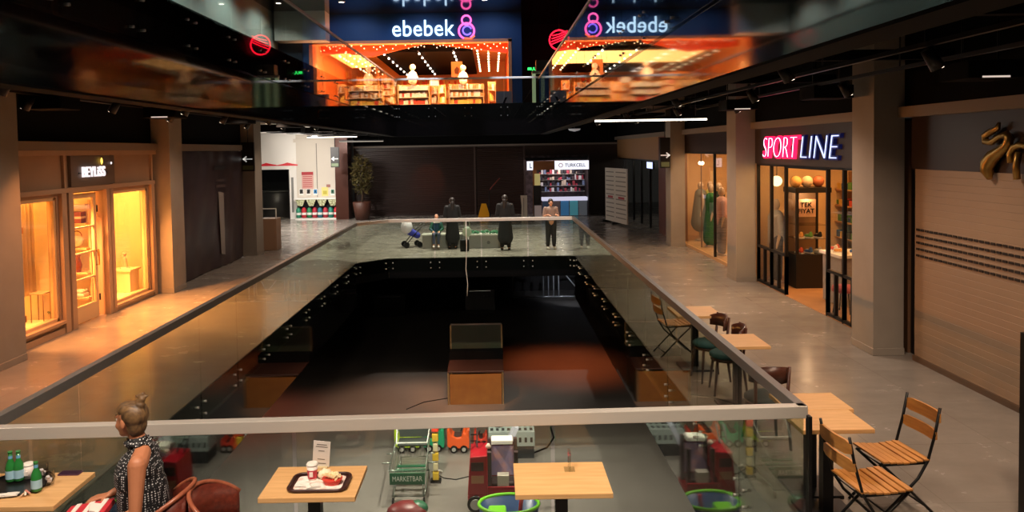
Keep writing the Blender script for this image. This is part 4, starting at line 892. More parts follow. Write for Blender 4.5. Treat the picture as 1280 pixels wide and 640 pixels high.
def folding_chair(label, loc, rz):
    t = thing('folding_chair', label, 'chair', (*loc, 0), rz, 'folding slatted chairs')
    for s in (-1, 1):
        obj('leg', MB().tube([(s*.19, .27, .86), (s*.19, .23, .66), (s*.19, .17, .45), (s*.19, .09, .32), (s*.19, -.24, .012)], .011, 8), BLK, t)
        obj('leg', MB().tube([(s*.165, -.19, .435), (s*.165, .02, .24), (s*.165, .25, .012)], .011, 8), BLK, t)
    for k in range(7): obj('seat_slat', MB().box(-.2, .2, -.2+.056*k, -.2+.056*k+.048, .44+.004*abs(k-3)**1.2, .456+.004*abs(k-3)**1.2), WOODC, t, .004)
    obj('seat_frame', MB().tube([(-.165, -.19, .43), (.165, -.19, .43), (.175, .17, .43), (-.175, .17, .43)], .009, 6, True), BLK, t)
    for z0, z1, y in ((.6, .69, .225), (.73, .83, .255)):
        mb = MB(); n = 8; P_ = []
        for k in range(n+1):
            x = -.2+.4*k/n; yy = y+.02*(1-(2*k/n-1)**2); P_.append((x, yy))
        bm = mb.bm; R_ = [[bm.verts.new((x, yy+dy, zz+dz*(0 if 0 < i < n else 1)*.015*(1 if zz == z0 else -1))) for i, (x, yy) in enumerate(P_)] for (dy, zz, dz) in ((0, z0, 1), (0, z1, 1), (.016, z1, 1), (.016, z0, 1))]
        for a in range(4):
            for k in range(n): mb.face([R_[a][k], R_[a][k+1], R_[(a+1) % 4][k+1], R_[(a+1) % 4][k]])
        mb.face([R_[a][0] for a in range(4)]); mb.face([R_[a][n] for a in range(4)])
        obj('backrest_slat', mb, WOODC, t)
    obj('stretcher', MB().cyl((-.165, .19, .075), (.165, .19, .075), .008, n=6), BLK, t); obj('stretcher', MB().cyl((-.19, -.17, .07), (.19, -.17, .07), .008, n=6), BLK, t)
    return t
folding_chair('folding wooden slat chair standing clear on the walkway, facing the joined tables', (3.12, 5.92), -PI/2+.12)
folding_chair('folding wooden slat chair between the rail corner post and the joined tables', (2.70, 5.42), PI/2+.1)
folding_chair('folding slat chair behind the side glass, beside the farthest cafe table', (2.5, 10.5), PI/2+.1)

TEAL = M('teal_fabric', '2f5a62', .7)
def cafe_chair(label, loc, rz, seat=TEAL):
    t = thing('cafe_chair', label, 'chair', (*loc, 0), rz, 'teal seated cafe chairs')
    obj('seat', MB().lathe([(.17, .42), (.2, .44), (.2, .465), (.17, .485), (.05, .49)], n=24), seat, t); obj('seat_frame', MB().lathe([(.185, .39), (.19, .42)], n=24), DWOOD, t)
    for a, b in ((-1, -1), (1, -1)): obj('leg', MB().cyl((a*.13, b*.13, .4), (a*.17, b*.17, 0), .018, .013, 10), DWOOD, t)
    for a in (-1, 1): obj('leg', MB().tube([(a*.17, .2, 0), (a*.15, .15, .42), (a*.16, .19, .8)], [.014, .018, .014], 8), DWOOD, t)
    mb = MB(); n = 12; bm = mb.bm; R_ = []
    for (r, zz) in ((.20, .64), (.205, .81), (.222, .81), (.217, .64)):
        R_.append([bm.verts.new((r*1.0*math.sin(x), r*math.cos(x)*.9+.02, zz - (.04*abs(x)**2 if zz > .7 else 0))) for x in [-1.15+2.3*k/n for k in range(n+1)]])
    for a in range(4):
        for k in range(n): mb.face([R_[a][k], R_[a][k+1], R_[(a+1) % 4][k+1], R_[(a+1) % 4][k]], True)
    mb.face([R_[a][0] for a in range(4)]); mb.face([R_[a][n] for a in range(4)])
    obj('backrest', mb, DWOOD, t); return t
cafe_chair('teal seated cafe chair turned to the side glass, just before the farthest table', (2.66, 9.36), -PI/2+.15)
cafe_chair('teal seated cafe chair turned to the side glass, just beyond the second table', (2.72, 8.85), -PI/2-.1)
cafe_chair('dark cafe chair behind the side glass, between joined tables and second table', (2.62, 7.3), PI, M('dark_teal_fabric', '1f3238', .7))

RW = wood('red_brown_wood', '55231a', '6e2f22', .3)
def bentwood(label, loc, rz, ht=.86):
    t = thing('bentwood_chair', label, 'chair', (*loc, 0), rz, 'red brown curved back chairs')
    obj('seat', MB().lathe([(.2, .42), (.22, .44), (.21, .46), (.1, .45)], n=24), RW, t)
    for a, b in ((-1, -1), (1, -1), (1, 1), (-1, 1)): obj('leg', MB().cyl((a*.14, b*.14, .42), (a*.18, b*.19, 0), .018, .013, 10), RW, t)
    mb = MB(); n = 18; bm = mb.bm; R_ = []
    for (dr, k2) in ((0, 0), (0, 1), (.014, 1), (.014, 0)):
        row = []
        for k in range(n+1):
            x = -1.5+3.0*k/n; zt = .62+(ht-.62)*math.cos(x*.9)**.6 if k2 else .46; r = .215+dr+(.03*(zt-.5) if k2 else 0)
            row.append(bm.verts.new((r*math.sin(x), r*math.cos(x), zt)))
        R_.append(row)
    for a in range(4):
        for k in range(n): mb.face([R_[a][k], R_[a][k+1], R_[(a+1) % 4][k+1], R_[(a+1) % 4][k]], True)
    mb.face([R_[a][0] for a in range(4)]); mb.face([R_[a][n] for a in range(4)])
    obj('backrest', mb, RW, t)
    top = [((.224+.007+.008)*math.sin(x), (.232)*math.cos(x), .62+(ht-.62)*math.cos(x*.9)**.6) for x in [-1.5+3*k/n for k in range(n+1)]]
    obj('top_rim', MB().tube(top, .014, 8), wood('paler_rim_wood', '8a4a34', 'a05c42', .3), t); return t  # rim in a paler wood tone than the back
bentwood('red brown curved back chair that the woman is sitting on', (-2.12, 4.62), -PI/2)
bentwood('empty red brown curved back chair left of the tray table', (-1.66, 4.62), PI/2, .84)

# ------------------------------------------------------------------ things on the front tables
TZ = .75
def rrect(w, d, r, n=5):
    P_ = []
    for cx, cy, a0 in ((w/2-r, d/2-r, 0), (-w/2+r, d/2-r, 90), (-w/2+r, -d/2+r, 180), (w/2-r, -d/2+r, 270)):
        for k in range(n+1): a = math.radians(a0+90*k/n); P_.append((cx+r*math.cos(a), cy+r*math.sin(a)))
    return P_
c0 = U(400, 605, z=TZ)
t = thing('food_tray', 'dark brown rounded serving tray with paper mat on the left oak table', 'tray', c0, .0)
obj('base', MB().prism(rrect(.36, .25, .05), 0, .008, 'z'), M('tray_brown', '3a201c', .35), t); obj('rim', MB().tube([(x, y, .014) for x, y in rrect(.37, .26, .055)], .01, 8, True), M('tray_brown'), t)
obj('paper_mat', MB().prism(rrect(.31, .2, .03), .009, .0105, 'z'), M('mat_paper', 'e4c4b8', .7, noise=(18, 'f4eae4', .08)), t)
def cup(loc, lab, r=.037, h=.095):
    t = thing('paper_cup', lab, 'cup', loc); obj('body', MB().lathe([(r*.75, 0), (r, h)], n=20), M('cup_white', 'ece2dc', .5), t)
    obj('red_print', MB().lathe([(r*.755+.0008, .01), (r*.93, h*.72)], n=20, close=False), M('cup_red', 'c83a4c', .5), t); obj('white_mark', MB().box(-.011, .011, -r-.001, -r+.01, h*.3, h*.62), M('cup_white'), t)
    obj('lid', MB().lathe([(r*1.04, h), (r*1.06, h+.006), (r*.9, h+.01), (r*.86, h+.016)], n=20), WHITE, t); return t
cup(c0+Vector((-.06, .05, .0115)), 'red and white paper cup with lid standing on the brown tray')
t = thing('fries_box', 'low red carton box full of pale fries at the right of the brown tray', 'food box', c0+Vector((.085, -.02, .0115)))
obj('carton', MB().lathe([(.05, 0), (.068, .038)], n=20, sy=.8), M('carton_red', 'c8382c', .5), t)
mb = MB()
for k in range(46):
    a = random.random()*6.3; r = random.random()*.05; mb.obox((r*math.cos(a), r*.8*math.sin(a), .042+random.random()*.022), (.045, .009, .009), (random.uniform(-.5, .5), random.uniform(-.5, .5), random.random()*3))
obj('fries', mb, M('pale_fries', 'f2dcae', .6), t, kind='stuff')
t = thing('burger_wrapper', 'crumpled cream wrapper between the cup and the fries box', 'wrapper', c0+Vector((.02, .06, .0115)))
mb = MB().sph((0, 0, .028), (.05, .042, .032), 14)
for v in mb.bm.verts: v.co *= random.uniform(.86, 1.12); v.co.z = max(v.co.z, 0)
obj('paper', mb, M('wrapper_cream', 'f0e2c4', .7), t)
for k, (dx, dy, l) in enumerate(((-.1, -.05, 'flattened white napkin at the front left of the brown tray'), (-.03, -.07, 'small folded white napkin at the front middle of the brown tray'))):
    t = thing('napkin', l, 'napkin', c0+Vector((dx, dy, .0115)), .4*k); mb = MB().obox((0, 0, .004), (.09, .06, .008))
    bmesh.ops.subdivide_edges(mb.bm, edges=mb.bm.edges[:], cuts=4, use_grid_fill=True)
    for v in mb.bm.verts: v.co.z += (random.random()*.008 if v.co.z > .004 else 0)
    obj('sheet', mb, WHITE, t); obj('fold', MB().obox((.01, 0, .014), (.05, .03, .004), (.1, .1, .3)), WHITE, t)
# card in holder on F1
v = U(413, 582, z=TZ)
t = thing('table_card', 'upright white printed card in a small stand at the back of the tray table', 'card', (v.x-.06, v.y-.03, TZ), 0)
cm = obj('card', MB().obox((0, 0, .1), (.115, .003, .185)), M('card_white', 'dedad6', .5), t); cm.rotation_euler = (.1, .1, 0)
for k, (z, w) in enumerate(((.165, .07), (.15, .08), (.06, .05), (.03, .07), (.12, .04))): obj('print_line', MB().box(-w/2, w/2, -.003, -.0016, z, z+.005), M('print_grey', '77726e', .6), cm)
obj('foot', MB().box(-.04, .05, -.03, .03, 0, .012), M('clear_plastic', 'c8b890', .2), t)
v = U(711, 584, z=TZ)
t = thing('clear_sign_holder', 'thin empty clear plastic holder standing on the bare right table', 'sign holder', (v.x, v.y-.04, TZ)); obj('upright', MB().box(-.006, .006, -.04, .04, .004, .13), glass('clear_acrylic', 'eef0ee', 1.4), t); obj('foot', MB().box(-.035, .035, -.04, .04, 0, .004), MATS['clear_acrylic'], t)
# round tray etc on F0
tc = U(24, 606, z=TZ)
t = thing('round_tray', 'round black serving tray on the table beside the woman', 'tray', tc); obj('base', MB().lathe([(.17, 0), (.2, .008), (.2, .011), (.17, .006)], n=40), M('tray_black', '121214', .3), t); obj('rim', MB().tube([(.2*math.cos(a*PI/20), .2*math.sin(a*PI/20), .012) for a in range(40)], .006, 6, True), M('tray_black'), t)
GB = M('green_bottle', '2a7a3a', .12); LB = M('bottle_label', '9cc4d8', .5); CAPM = M('cap_blue', '6aa8d0', .4)
def bottle(px, py, lab, h=.19):
    v = U(px, py, z=TZ+.012); t = thing('glass_bottle', lab, 'bottle', v, 0, 'green water bottles'); s = h/.19
    obj('body', MB().lathe([(.028, 0), (.032, .006), (.032, .09), (.026, .115), (.013, .145), (.012, .175*s)], n=20), GB, t); obj('label_band', MB().lathe([(.0325, .02), (.0325, .075)], n=20, close=False), LB, t)
    obj('neck_band', MB().lathe([(.0135, .15), (.0128, .17)], n=16, close=False), CAPM, t); obj('cap', MB().lathe([(.014, .175*s), (.014, .188*s)], n=14), GB, t)
bottle(14, 601, 'green water bottle at the back left of the round tray', .2); bottle(24, 600, 'green water bottle at the back of the round tray, second from left', .2); bottle(46, 613, 'single green water bottle at the front right of the round tray', .19)
def tumbler(px, py, lab):
    v = U(px, py, z=TZ+.012); t = thing('drinking_glass', lab, 'glass', v, 0, 'tumblers on the round tray'); g = glass('tumbler_glass', 'fafafa', 1.22)
    mb = MB().lathe([(.028, 0), (.036, .1), (.033, .1), (.026, .008), (.001, .008)], n=20, close=False); mb.lathe([(.0, 0), (.028, 0)], n=20, close=False); obj('cup', mb, g, t)
    obj('ice', MB().obox((0, .004, .03), (.024, .024, .02), (.3, .2, .4)).obox((-.006, -.008, .05), (.02, .02, .02), (.5, .1, 1)), M('ice_white', 'd8d4d8', .2), t)
tumbler(62, 606, 'clear tumbler with ice at the right side of the round tray'); tumbler(54, 597, 'clear tumbler behind the other one, at the right of the round tray')
cup(U(36, 597, z=TZ+.012), 'red and white paper cup behind the bottles on the round tray', .034, .085)
t = thing('sugar_sachets', 'fan of pale wooden stirrers and sachets at the front of the round tray', 'sachets', U(32, 617, z=TZ+.012), .5)
for k in range(3): obj('sachet', MB().obox((.012*k-.012, 0, .003+.003*k), (.012, .08, .003), (0, 0, .35*(k-1))), M('sachet_%d' % k, ('d8b090', 'e8dcc8', 'c88070')[k], .6), t)
t = thing('white_napkin', 'white napkin sheet at the left edge of the round tray', 'napkin', U(10, 619, z=TZ+.012), .2); obj('sheet', MB().obox((0, 0, .003), (.12, .05, .004)), WHITE, t); obj('fold', MB().obox((.02, 0, .007), (.06, .045, .003), (0, .05, 0)), WHITE, t)
v = U(88, 592, z=TZ)
t = thing('smartphone', 'purple backed phone lying at the back right of the table beside the woman', 'phone', v, 0); obj('body', MB().prism(rrect(.145, .07, .01), 0, .008, 'z'), M('phone_purple', '4a2a44', .3), t, .001); obj('screen', MB().prism(rrect(.135, .062, .008), .008, .0086, 'z'), M('phone_screen', '3a2438', .15), t)

# ================================================================== people
SKIN = M('skin', 'b0714f', .5, noise=(8, 'b97a58', .3)); SKINP = M('skin_light', 'c08a6a', .5)
def hand(mb, w, d, nrm, s=1, curl=.5, thumb=1):
    """palm, four bent fingers of unequal length and a side thumb. w wrist, d pointing way, nrm back-of-hand normal"""
    w = Vector(w); d = Vector(d).normalized(); nrm = (Vector(nrm)-d*Vector(nrm).dot(d)).normalized(); sd = d.cross(nrm)*thumb
    for k in range(4):
        o = (k-1.5)*.019*s; mb.cap(w+d*.01*s+sd*o*.5, w+d*.082*s+sd*o, .014*s, .0115*s, 8)
        L = (.036, .042, .039, .029)[3-k]*s if thumb > 0 else (.029, .039, .042, .036)[3-k]*s
        L = (.038, .042, .039, .030)[3-k]*s
        p = w+d*.084*s+sd*o; a = .15
        for j in range(3):
            q = p+(d*math.cos(a)-nrm*math.sin(a))*L*(1, .72, .55)[j]; mb.cap(p, q, (.0095, .0085, .0075)[j]*s, (.0085, .0075, .0065)[j]*s, 8); p = q; a += curl
    p = w+d*.025*s+sd*.026*s
    for j in range(3):
        q = p+(d*(.6+.2*j)+sd*(.75-.3*j)-nrm*.35).normalized()*(.036, .03, .024)[j]*s; mb.cap(p, q, (.013, .0105, .009)[j]*s, (.0105, .009, .0075)[j]*s, 8); p = q
def headmesh(mb, c, yaw, s=1, pitch=0):
    """head facing -X before the yaw turn"""
    Rm = Matrix.Rotation(yaw, 3, 'Z') @ Matrix.Rotation(pitch, 3, 'Y'); c = Vector(c)
    def S(p, r, rot=0): 
        r = tuple(x*s for x in r); mt = Matrix.Translation(c+Rm @ (Vector(p)*s)) @ (Rm.to_4x4()) @ Matrix.Rotation(rot, 4, 'Y') @ Matrix.Diagonal((*r, 1))
        o = bmesh.ops.create_uvsphere(mb.bm, u_segments=16, v_segments=10, radius=1, matrix=mt)
    S((.015, 0, .03), (.095, .074, .088)); S((-.03, 0, -.02), (.062, .06, .085)); S((-.055, 0, -.085), (.03, .03, .024))
    S((-.098, 0, -.018), (.016, .011, .022), .4); S((-.1, 0, -.028), (.01, .016, .008)); S((-.085, 0, -.055), (.009, .024, .006)); S((-.084, 0, -.064), (.01, .02, .006)); S((-.082, 0, .022), (.014, .045, .008))
    for q in (-1, 1): S((.0, q*.074, -.008), (.018, .009, .03)); S((-.06, q*.035, -.03), (.025, .02, .025))
    return lambda p: c+Rm @ (Vector(p)*s)
DOTS = M('polka_dot_cloth', '15151a', .7); nt = DOTS.node_tree
tcn = nt.nodes.new('ShaderNodeTexCoord'); vn = nt.nodes.new('ShaderNodeTexVoronoi'); vn.inputs['Scale'].default_value = 68; vn.inputs['Randomness'].default_value = .25
cr = nt.nodes.new('ShaderNodeValToRGB'); cr.color_ramp.elements[0].position = .26; cr.color_ramp.elements[0].color = lin('d8d8dc'); cr.color_ramp.elements[1].position = .34; cr.color_ramp.elements[1].color = lin('101014')
nt.links.new(tcn.outputs['Object'], vn.inputs['Vector']); nt.links.new(vn.outputs['Distance'], cr.inputs[0]); nt.links.new(cr.outputs[0], nt.nodes['Principled BSDF'].inputs['Base Color'])

def seated(name_label, root, rz, elbows, wrists, hdirs, cloth, trous, hair, headyaw=-.5, blouse=True, hairstyle='bun', curl=.45, skin=SKIN, sleeves=None):
    t = thing('person', name_label, 'person', root, rz)
    mb = MB(); sh = [(.0, -.15, 1.015), (-.08, .15, 1.015)]
    mb.sph((-.01, 0, .55), (.12, .16, .12)).cap((-.02, 0, .6), (-.04, 0, .76), .11, .105).sph((-.05, 0, .9), (.1, .135, .15)).cap((-.02, -.04, 1.05), (.0, -.13, 1.015), .056, .056).cap((-.05, 0, 1.0), (-.08, .13, 1.01), .06, .05)
    mb.cap((-.03, 0, 1.03), (-.075, 0, 1.17), .056, .047)
    for i in (0, 1):
        mb.sph(sh[i], (.056, .056, .06)).cap(sh[i], Vector(sh[i]).lerp(elbows[i], .5), .056, .045).cap(Vector(sh[i]).lerp(elbows[i], .5), elbows[i], .045, .037).cap(elbows[i], Vector(elbows[i]).lerp(wrists[i], .3), .037, .036).cap(Vector(elbows[i]).lerp(wrists[i], .3), wrists[i], .036, .023); hand(mb, wrists[i], hdirs[i][0], hdirs[i][1], .95, curl, 1 if i == 0 else -1)
        s = -1 if i == 0 else 1
        mb.cap((-.03, s*.09, .52), (-.46, s*.1, .5), .085, .06).cap((-.46, s*.1, .5), (-.44, s*.1, .08), .056, .036).cap((-.44, s*.1, .05), (-.6, s*.11, .035), .035, .025)
    hp = headmesh(mb, (-.1, 0, 1.245), headyaw, 1)
    remesh('body', mb, skin, t, .0055, 5)
    # clothes
    mb = MB().sph((-.02, 0, .57), (.155, .19, .13)).cap((-.03, 0, .62), (-.045, 0, .82), .155, .15).sph((-.06, 0, .9), (.145, .16, .17)).cap((-.03, -.06, .96), (-.06, .105, .99), .098, .085).cap((-.04, 0, 1.03), (-.06, 0, 1.1), .075, .066).cap((-.03, 0, 1.04), (-.03, -.06, 1.03), .07, .06).cap((-.03, 0, 1.05), (-.06, .12, 1.02), .065, .055)
    if sleeves:
        for i in (0, 1): mb.cap(sh[i], elbows[i], .066, .052)
    remesh('blouse', mb, cloth, t, .008, 3)
    if blouse:
        pts = [(-.06+.068*math.cos(a*PI/12), .066*math.sin(a*PI/12)+.006*math.sin(a*2.1), 1.105+.008*math.sin(a*1.9)) for a in range(24)]
        obj('ruffled_collar', MB().tube(pts, .014, 8, True), cloth, t)
    mb = MB()
    for s in (-1, 1): mb.cap((-.03, s*.09, .53), (-.46, s*.1, .51), .1, .075).cap((-.46, s*.1, .51), (-.44, s*.1, .16), .074, .05)
    mb.sph((0, 0, .54), (.15, .185, .11)); remesh('trousers', mb, trous, t, .012, 2)
    for s in (-1, 1): obj('shoe', MB().sph((-.52, s*.105, .035), (.13, .045, .035), 14), BLK, t)
    # hair
    mb = MB(); Rm = Matrix.Rotation(headyaw, 3, 'Z'); hc = Vector((-.1, 0, 1.245))
    def S(p, r, rot=0):
        o = bmesh.ops.create_uvsphere(mb.bm, u_segments=20, v_segments=14, radius=1, matrix=Matrix.Translation(hc+Rm @ Vector(p)) @ Rm.to_4x4() @ Matrix.Rotation(rot, 4, 'Y') @ Matrix.Diagonal((*r, 1)))
    S((.03, 0, .036), (.086, .080, .086)); S((.045, 0, -.025), (.058, .064, .075), .15); S((-.005, 0, .062), (.082, .068, .058), .1)
    if hairstyle == 'bun':
        S((.07, 0, .1), (.035, .032, .03)); b0 = hc+Rm @ Vector((.07, 0, .11))
        mb.tube([b0, b0+Vector((.018, 0, .03)), b0+Vector((.012, .01, .055)), b0+Vector((.03, 0, .065))], [.026, .022, .02, .009], 8)
        mb.cap(b0+Vector((.012, 0, .035)), b0+Vector((-.02, 0, .05)), .014, .007, 8).cap(b0+Vector((.02, 0, .04)), b0+Vector((.05, .01, .045)), .014, .006, 8)
    remesh('hair', mb, hair, t, .0055, 1)
    # face details
    EY = M('eye_white', 'e8e4de', .3); PU = M('pupil', '241812', .2); LIP = M('lips', '9a4a40', .5)
    for q in (-1, 1):
        obj('eye', MB().sph(hp((-.076, q*.03, .006)), .01, 10), EY, t); obj('pupil', MB().sph(hp((-.084, q*.03, .006)), .0045, 8), PU, t)
        obj('eyebrow', MB().tube([hp((-.092, q*.018, .03)), hp((-.09, q*.035, .034)), hp((-.078, q*.05, .028))], .003, 6), hair, t)
    obj('lips', MB().sph(hp((-.09, 0, -.059)), (.006, .018, .007), 8, (0, 0, headyaw)), LIP, t)
    obj('earring', MB().sph(hp((.0, .084, -.045)), .009, 8), PU, t); 
    return t
HAIRB = wood('blonde_brown_hair', '33241a', '7c5e3c', .5, (5, 26, 9))
W = seated('woman in sleeveless black polka dot blouse, hair in a top bun, seated facing left', (-2.19, 4.70, 0), 0,
    [(.015, -.225, .755), (-.14, .18, .80)], [(-.17, -.235, .675), (-.28, .06, .745)], [((-1, .15, -.1), (.2, 0, 1)), ((-1, -.4, -.1), (0, 0, 1))], DOTS, M('black_trousers', '16161a', .7), HAIRB, headyaw=-.3)
# hoop earring side towards camera
t = thing('food_carton', 'red and white striped open food carton held in the hands of the woman', 'food box', (-2.53, 4.60, .70), .15)
obj('box', MB().obox((0, 0, .01), (.26, .2, .035), (.0, -.12, 0)), M('carton_red2', 'c42838', .5), t, .004)
for k in range(3): obj('white_stripe', MB().obox((-.08+.08*k, 0, .03+(-.08+.08*k)*.12), (.03, .202, .004), (0, -.12, 0)), WHITE, t)
obj('napkin', MB().obox((.07, -.02, .04), (.1, .1, .006), (.1, .3, .3)), WHITE, t)
seated('person in a dark top at the left edge, only a hand reaching over the tray', (-3.84, 4.72, 0), PI,
    [(-.1, -.25, .8), (-.28, .2, .84)], [(-.32, -.2, .82), (-.5, .18, .80)], [((-1, .2, .1), (.0, 0, 1)), ((-1, -.2, .05), (0, 0, 1))], M('dark_knit', '1c1c20', .8), M('black_trousers'), M('dark_hair', '1c1410', .5), headyaw=0, blouse=False, hairstyle='short', sleeves=True)

def standing(label, loc, rz, h, coat, trous, shoes, hair, kind='coat', arms='rail', skin=SKINP):
    """faces -Y before turning"""
    t = thing('person', label, 'person', loc, rz); t.scale = (h/1.7,)*3
    sh = [(-.19, 0, 1.4), (.19, 0, 1.4)]
    if arms == 'rail': el = [(-.25, .0, 1.13), (.25, .0, 1.13)]; wr = [(-.14, -.2, 1.2), (.14, -.2, 1.2)]; hd = [((.5, -1, 0), (0, 0, 1))]*2
    else: el = [(-.25, .02, 1.12), (.25, .02, 1.12)]; wr = [(-.25, -.05, .88), (.25, -.05, .88)]; hd = [((0, -.1, -1), (-1, 0, 0)), ((0, -.1, -1), (1, 0, 0))]
    mb = MB().cap((0, 0, .95), (0, 0, 1.1), .14, .12).sph((0, 0, 1.27), (.165, .11, .17)).cap((-.12, 0, 1.39), (.12, 0, 1.39), .06).cap((0, 0, 1.38), (0, -.01, 1.52), .058, .05)
    for i in (0, 1):
        s = -1 if i == 0 else 1
        mb.sph(sh[i], .06).cap(sh[i], el[i], .052, .04).cap(el[i], wr[i], .04, .027); hand(mb, wr[i], *hd[i], 1, .3, s)
        mb.cap((s*.09, 0, .92), (s*.1, 0, .5), .09, .06).cap((s*.1, 0, .5), (s*.11, .02, .09), .06, .038).cap((s*.11, .02, .05), (s*.12, -.14, .035), .038, .028)
    headmesh(mb, (0, -.02, 1.6), PI/2, 1)
    remesh('body', mb, skin, t, .011, 1)
    mb = MB()
    if kind == 'coat':
        mb.cap((0, 0, 1.38), (0, 0, .95), .17, .2).cap((0, 0, .95), (0, 0, .4), .19, .25).cap((-.12, 0, 1.38), (.12, 0, 1.38), .09)
        for i in (0, 1): mb.cap(sh[i], el[i], .08, .065).cap(el[i], wr[i], .062, .045)
        o = remesh('long_coat', mb, coat, t, .018, 3); o.scale = (1, .8, 1)
    else:
        mb.cap((0, 0, 1.34), (0, 0, .98), .16, .16).cap((-.12, 0, 1.38), (.12, 0, 1.38), .085)
        for i in (0, 1): mb.cap(sh[i], el[i], .072, .058)
        o = remesh('shirt', mb, coat, t, .018, 3); o.scale = (1, .85, 1)
    mb = MB()
    for s in (-1, 1): mb.cap((s*.09, 0, .93), (s*.1, 0, .5), .115, .09).cap((s*.1, 0, .5), (s*.11, .02, .14), .09, .07)
    mb.sph((0, 0, .95), (.17, .13, .12)); remesh('trousers', mb, trous, t, .018, 2)
    for s in (-1, 1): obj('shoe', MB().sph((s*.115, -.05, .04), (.05, .14, .045), 12), shoes, t)
    mb = MB().sph((0, .01, 1.65), (.094, .104, .1), 16).sph((0, .05, 1.56), (.075, .06, .09), 14)
    if hair[1] == 'long': mb.cap((0, .07, 1.55), (0, .08, 1.35), .075, .07)
    remesh('hair', mb, hair[0], t, .014, 1)
    return t
DH = M('dark_hair'); BC = M('black_coat', '101012', .8); WS = M('white_shoes', 'd8d4d0', .5)
def flo(px, py): v = U(px, py, z=0); return (v.x, v.y, 0)
standing('person in a long black coat standing behind the far rail, left of the others', flo(566, 311), PI+.25, 1.48, BC, BC, BLK, (DH, 'long'))
standing('person in a wide black coat standing behind the middle of the far rail', flo(632, 312.5), PI-.1, 1.56, M('black_coat'), BC, BLK, (DH, 'long'))
standing('person in a light top, black trousers and white shoes leaning at the far rail', flo(689, 311), .1, 1.42, M('tan_top', '8a7468', .7), M('black_trousers'), WS, (DH, 'short'), 'shirt')
# child on the bench, bag, pram
BP = [flo(527, 313), flo(586, 313)]
GRYB = M('grey_planter', '77756e', .6)
for k, (pa, pb, lab) in enumerate(((527, 581, 'grey box bench at the far rail, left one, beside the pram'), (586, 626, 'grey planter box with low green plants at the far rail, right one'))):
    a_, b_ = U(pa, 312.5, z=0), U(pb, 312.5, z=0); w = b_.x-a_.x
    if k == 0: w -= 0.0
    t = thing('box_bench' if k == 0 else 'planter_box', lab, 'bench' if k == 0 else 'planter', (a_.x, a_.y+.32, 0)); obj('box', MB().box(0, w, 0, .5, 0, .37), GRYB, t, .008); obj('top_slab', MB().box(-.02, w+.02, -.02, .52, .37, .41), M('bench_top', 'a8a89e', .5), t)
    obj('round_vent', MB().cyl((w*.62, -.005, .17), (w*.62, .01, .17), .05, n=14), M('vent_dark', '4a4844', .5), t)
    if k == 1:
        mb = MB()
        for i in range(70): mb.obox((random.uniform(.05, w-.05), random.uniform(.1, .4), .43+random.random()*.06), (.05, .02, .05), (random.random(), random.random(), random.random()*3))
        obj('low_plants', mb, M('bench_plants', '3f7a5a', .7), t)
bx = U(545, 300, y=22.0).x
t = thing('person', 'child in a dark blue and green jacket with white scarf seated on the grey bench', 'person', (bx, 22.35, .41), 0); t.scale = (.72,)*3
mb = MB().cap((0, 0, .1), (0, 0, .45), .14, .13).cap((0, 0, .5), (0, 0, .62), .05, .045)
for s in (-1, 1): mb.cap((s*.08, 0, .08), (s*.1, -.4, .06), .08, .06).cap((s*.1, -.42, .06), (s*.1, -.43, -.36), .055, .04).cap((s*.1, -.43, -.42), (s*.1, -.55, -.45), .04, .03).cap((s*.17, 0, .46), (s*.25, -.08, .25), .05, .04).cap((s*.25, -.08, .25), (s*.12, -.28, .17), .04, .03); hand(mb, (s*.12, -.28, .17), (0, -1, -.1), (0, 0, 1), 1, .4, s)
headmesh(mb, (0, -.02, .74), PI/2, 1); remesh('body', mb, SKINP, t, .012, 1)
mb = MB().cap((0, 0, .1), (0, 0, .44), .17, .16)
for s in (-1, 1): mb.cap((s*.17, 0, .46), (s*.25, -.08, .25), .075, .06).cap((s*.25, -.08, .25), (s*.14, -.25, .18), .06, .045)
remesh('jacket', mb, M('blue_green_jacket', '143a54', .7, noise=(3, '185a38', .1)), t, .02); mb = MB()
for s in (-1, 1): mb.cap((s*.08, 0, .08), (s*.1, -.4, .07), .095, .075).cap((s*.1, -.42, .06), (s*.1, -.43, -.3), .07, .055)
remesh('trousers', mb, M('navy_trousers'), t, .018); remesh('hair', MB().sph((0, .02, .78), (.088, .095, .09), 14), DH, t, .015); obj('scarf', MB().tube([(.11*math.cos(a*PI/8), .1*math.sin(a*PI/8)-.03, .53) for a in range(16)], .04, 8, True), WHITE, t)
for s in (-1, 1): obj('shoe', MB().sph((s*.1, -.5, -.42), (.045, .11, .045), 10), WS, t)
px_ = flo(513, 309)
t = thing('pushchair', 'white hooded pushchair with blue seat left of the grey bench', 'pushchair', px_, .3)
obj('hood', MB().sph((-.1, 0, .62), (.18, .2, .22), 16), M('hood_white', 'd4d0d8', .6), t); remesh('seat', MB().cap((-.05, 0, .5), (.22, 0, .35), .12, .1), M('pram_blue', '3038a0', .6), t, .02)
obj('frame', MB().tube([(-.15, -.18, .0+.1), (.1, -.18, .4), (.45, -.18, .75)], .015, 6).tube([(-.15, .18, .1), (.1, .18, .4), (.45, .18, .75)], .015, 6).cyl((.45, -.18, .75), (.45, .18, .75), .02, n=8), BLK, t)
for a, b in ((-.15, -.2), (-.15, .2), (.25, -.2), (.25, .2)): obj('wheel', MB().cyl((a, b-.02, .09), (a, b+.02, .09), .09, n=16), BLK, t)
v = U(584, 300, y=20.62)
t = thing('hanging_bag', 'pale clear plastic bag hung on the far rail', 'bag', (v.x, 20.66, .62)); remesh('bag', MB().sph((0, 0, .05), (.13, .05, .15)), M('bag_pale', 'b8c8bc', .3), t, .02); obj('handles', MB().tube([(-.08, -.02, .15), (-.06, -.05, .42), (.06, -.05, .42), (.08, -.02, .15)], .012, 6), M('bag_pale'), t)
v = U(583, 318, y=20.35)
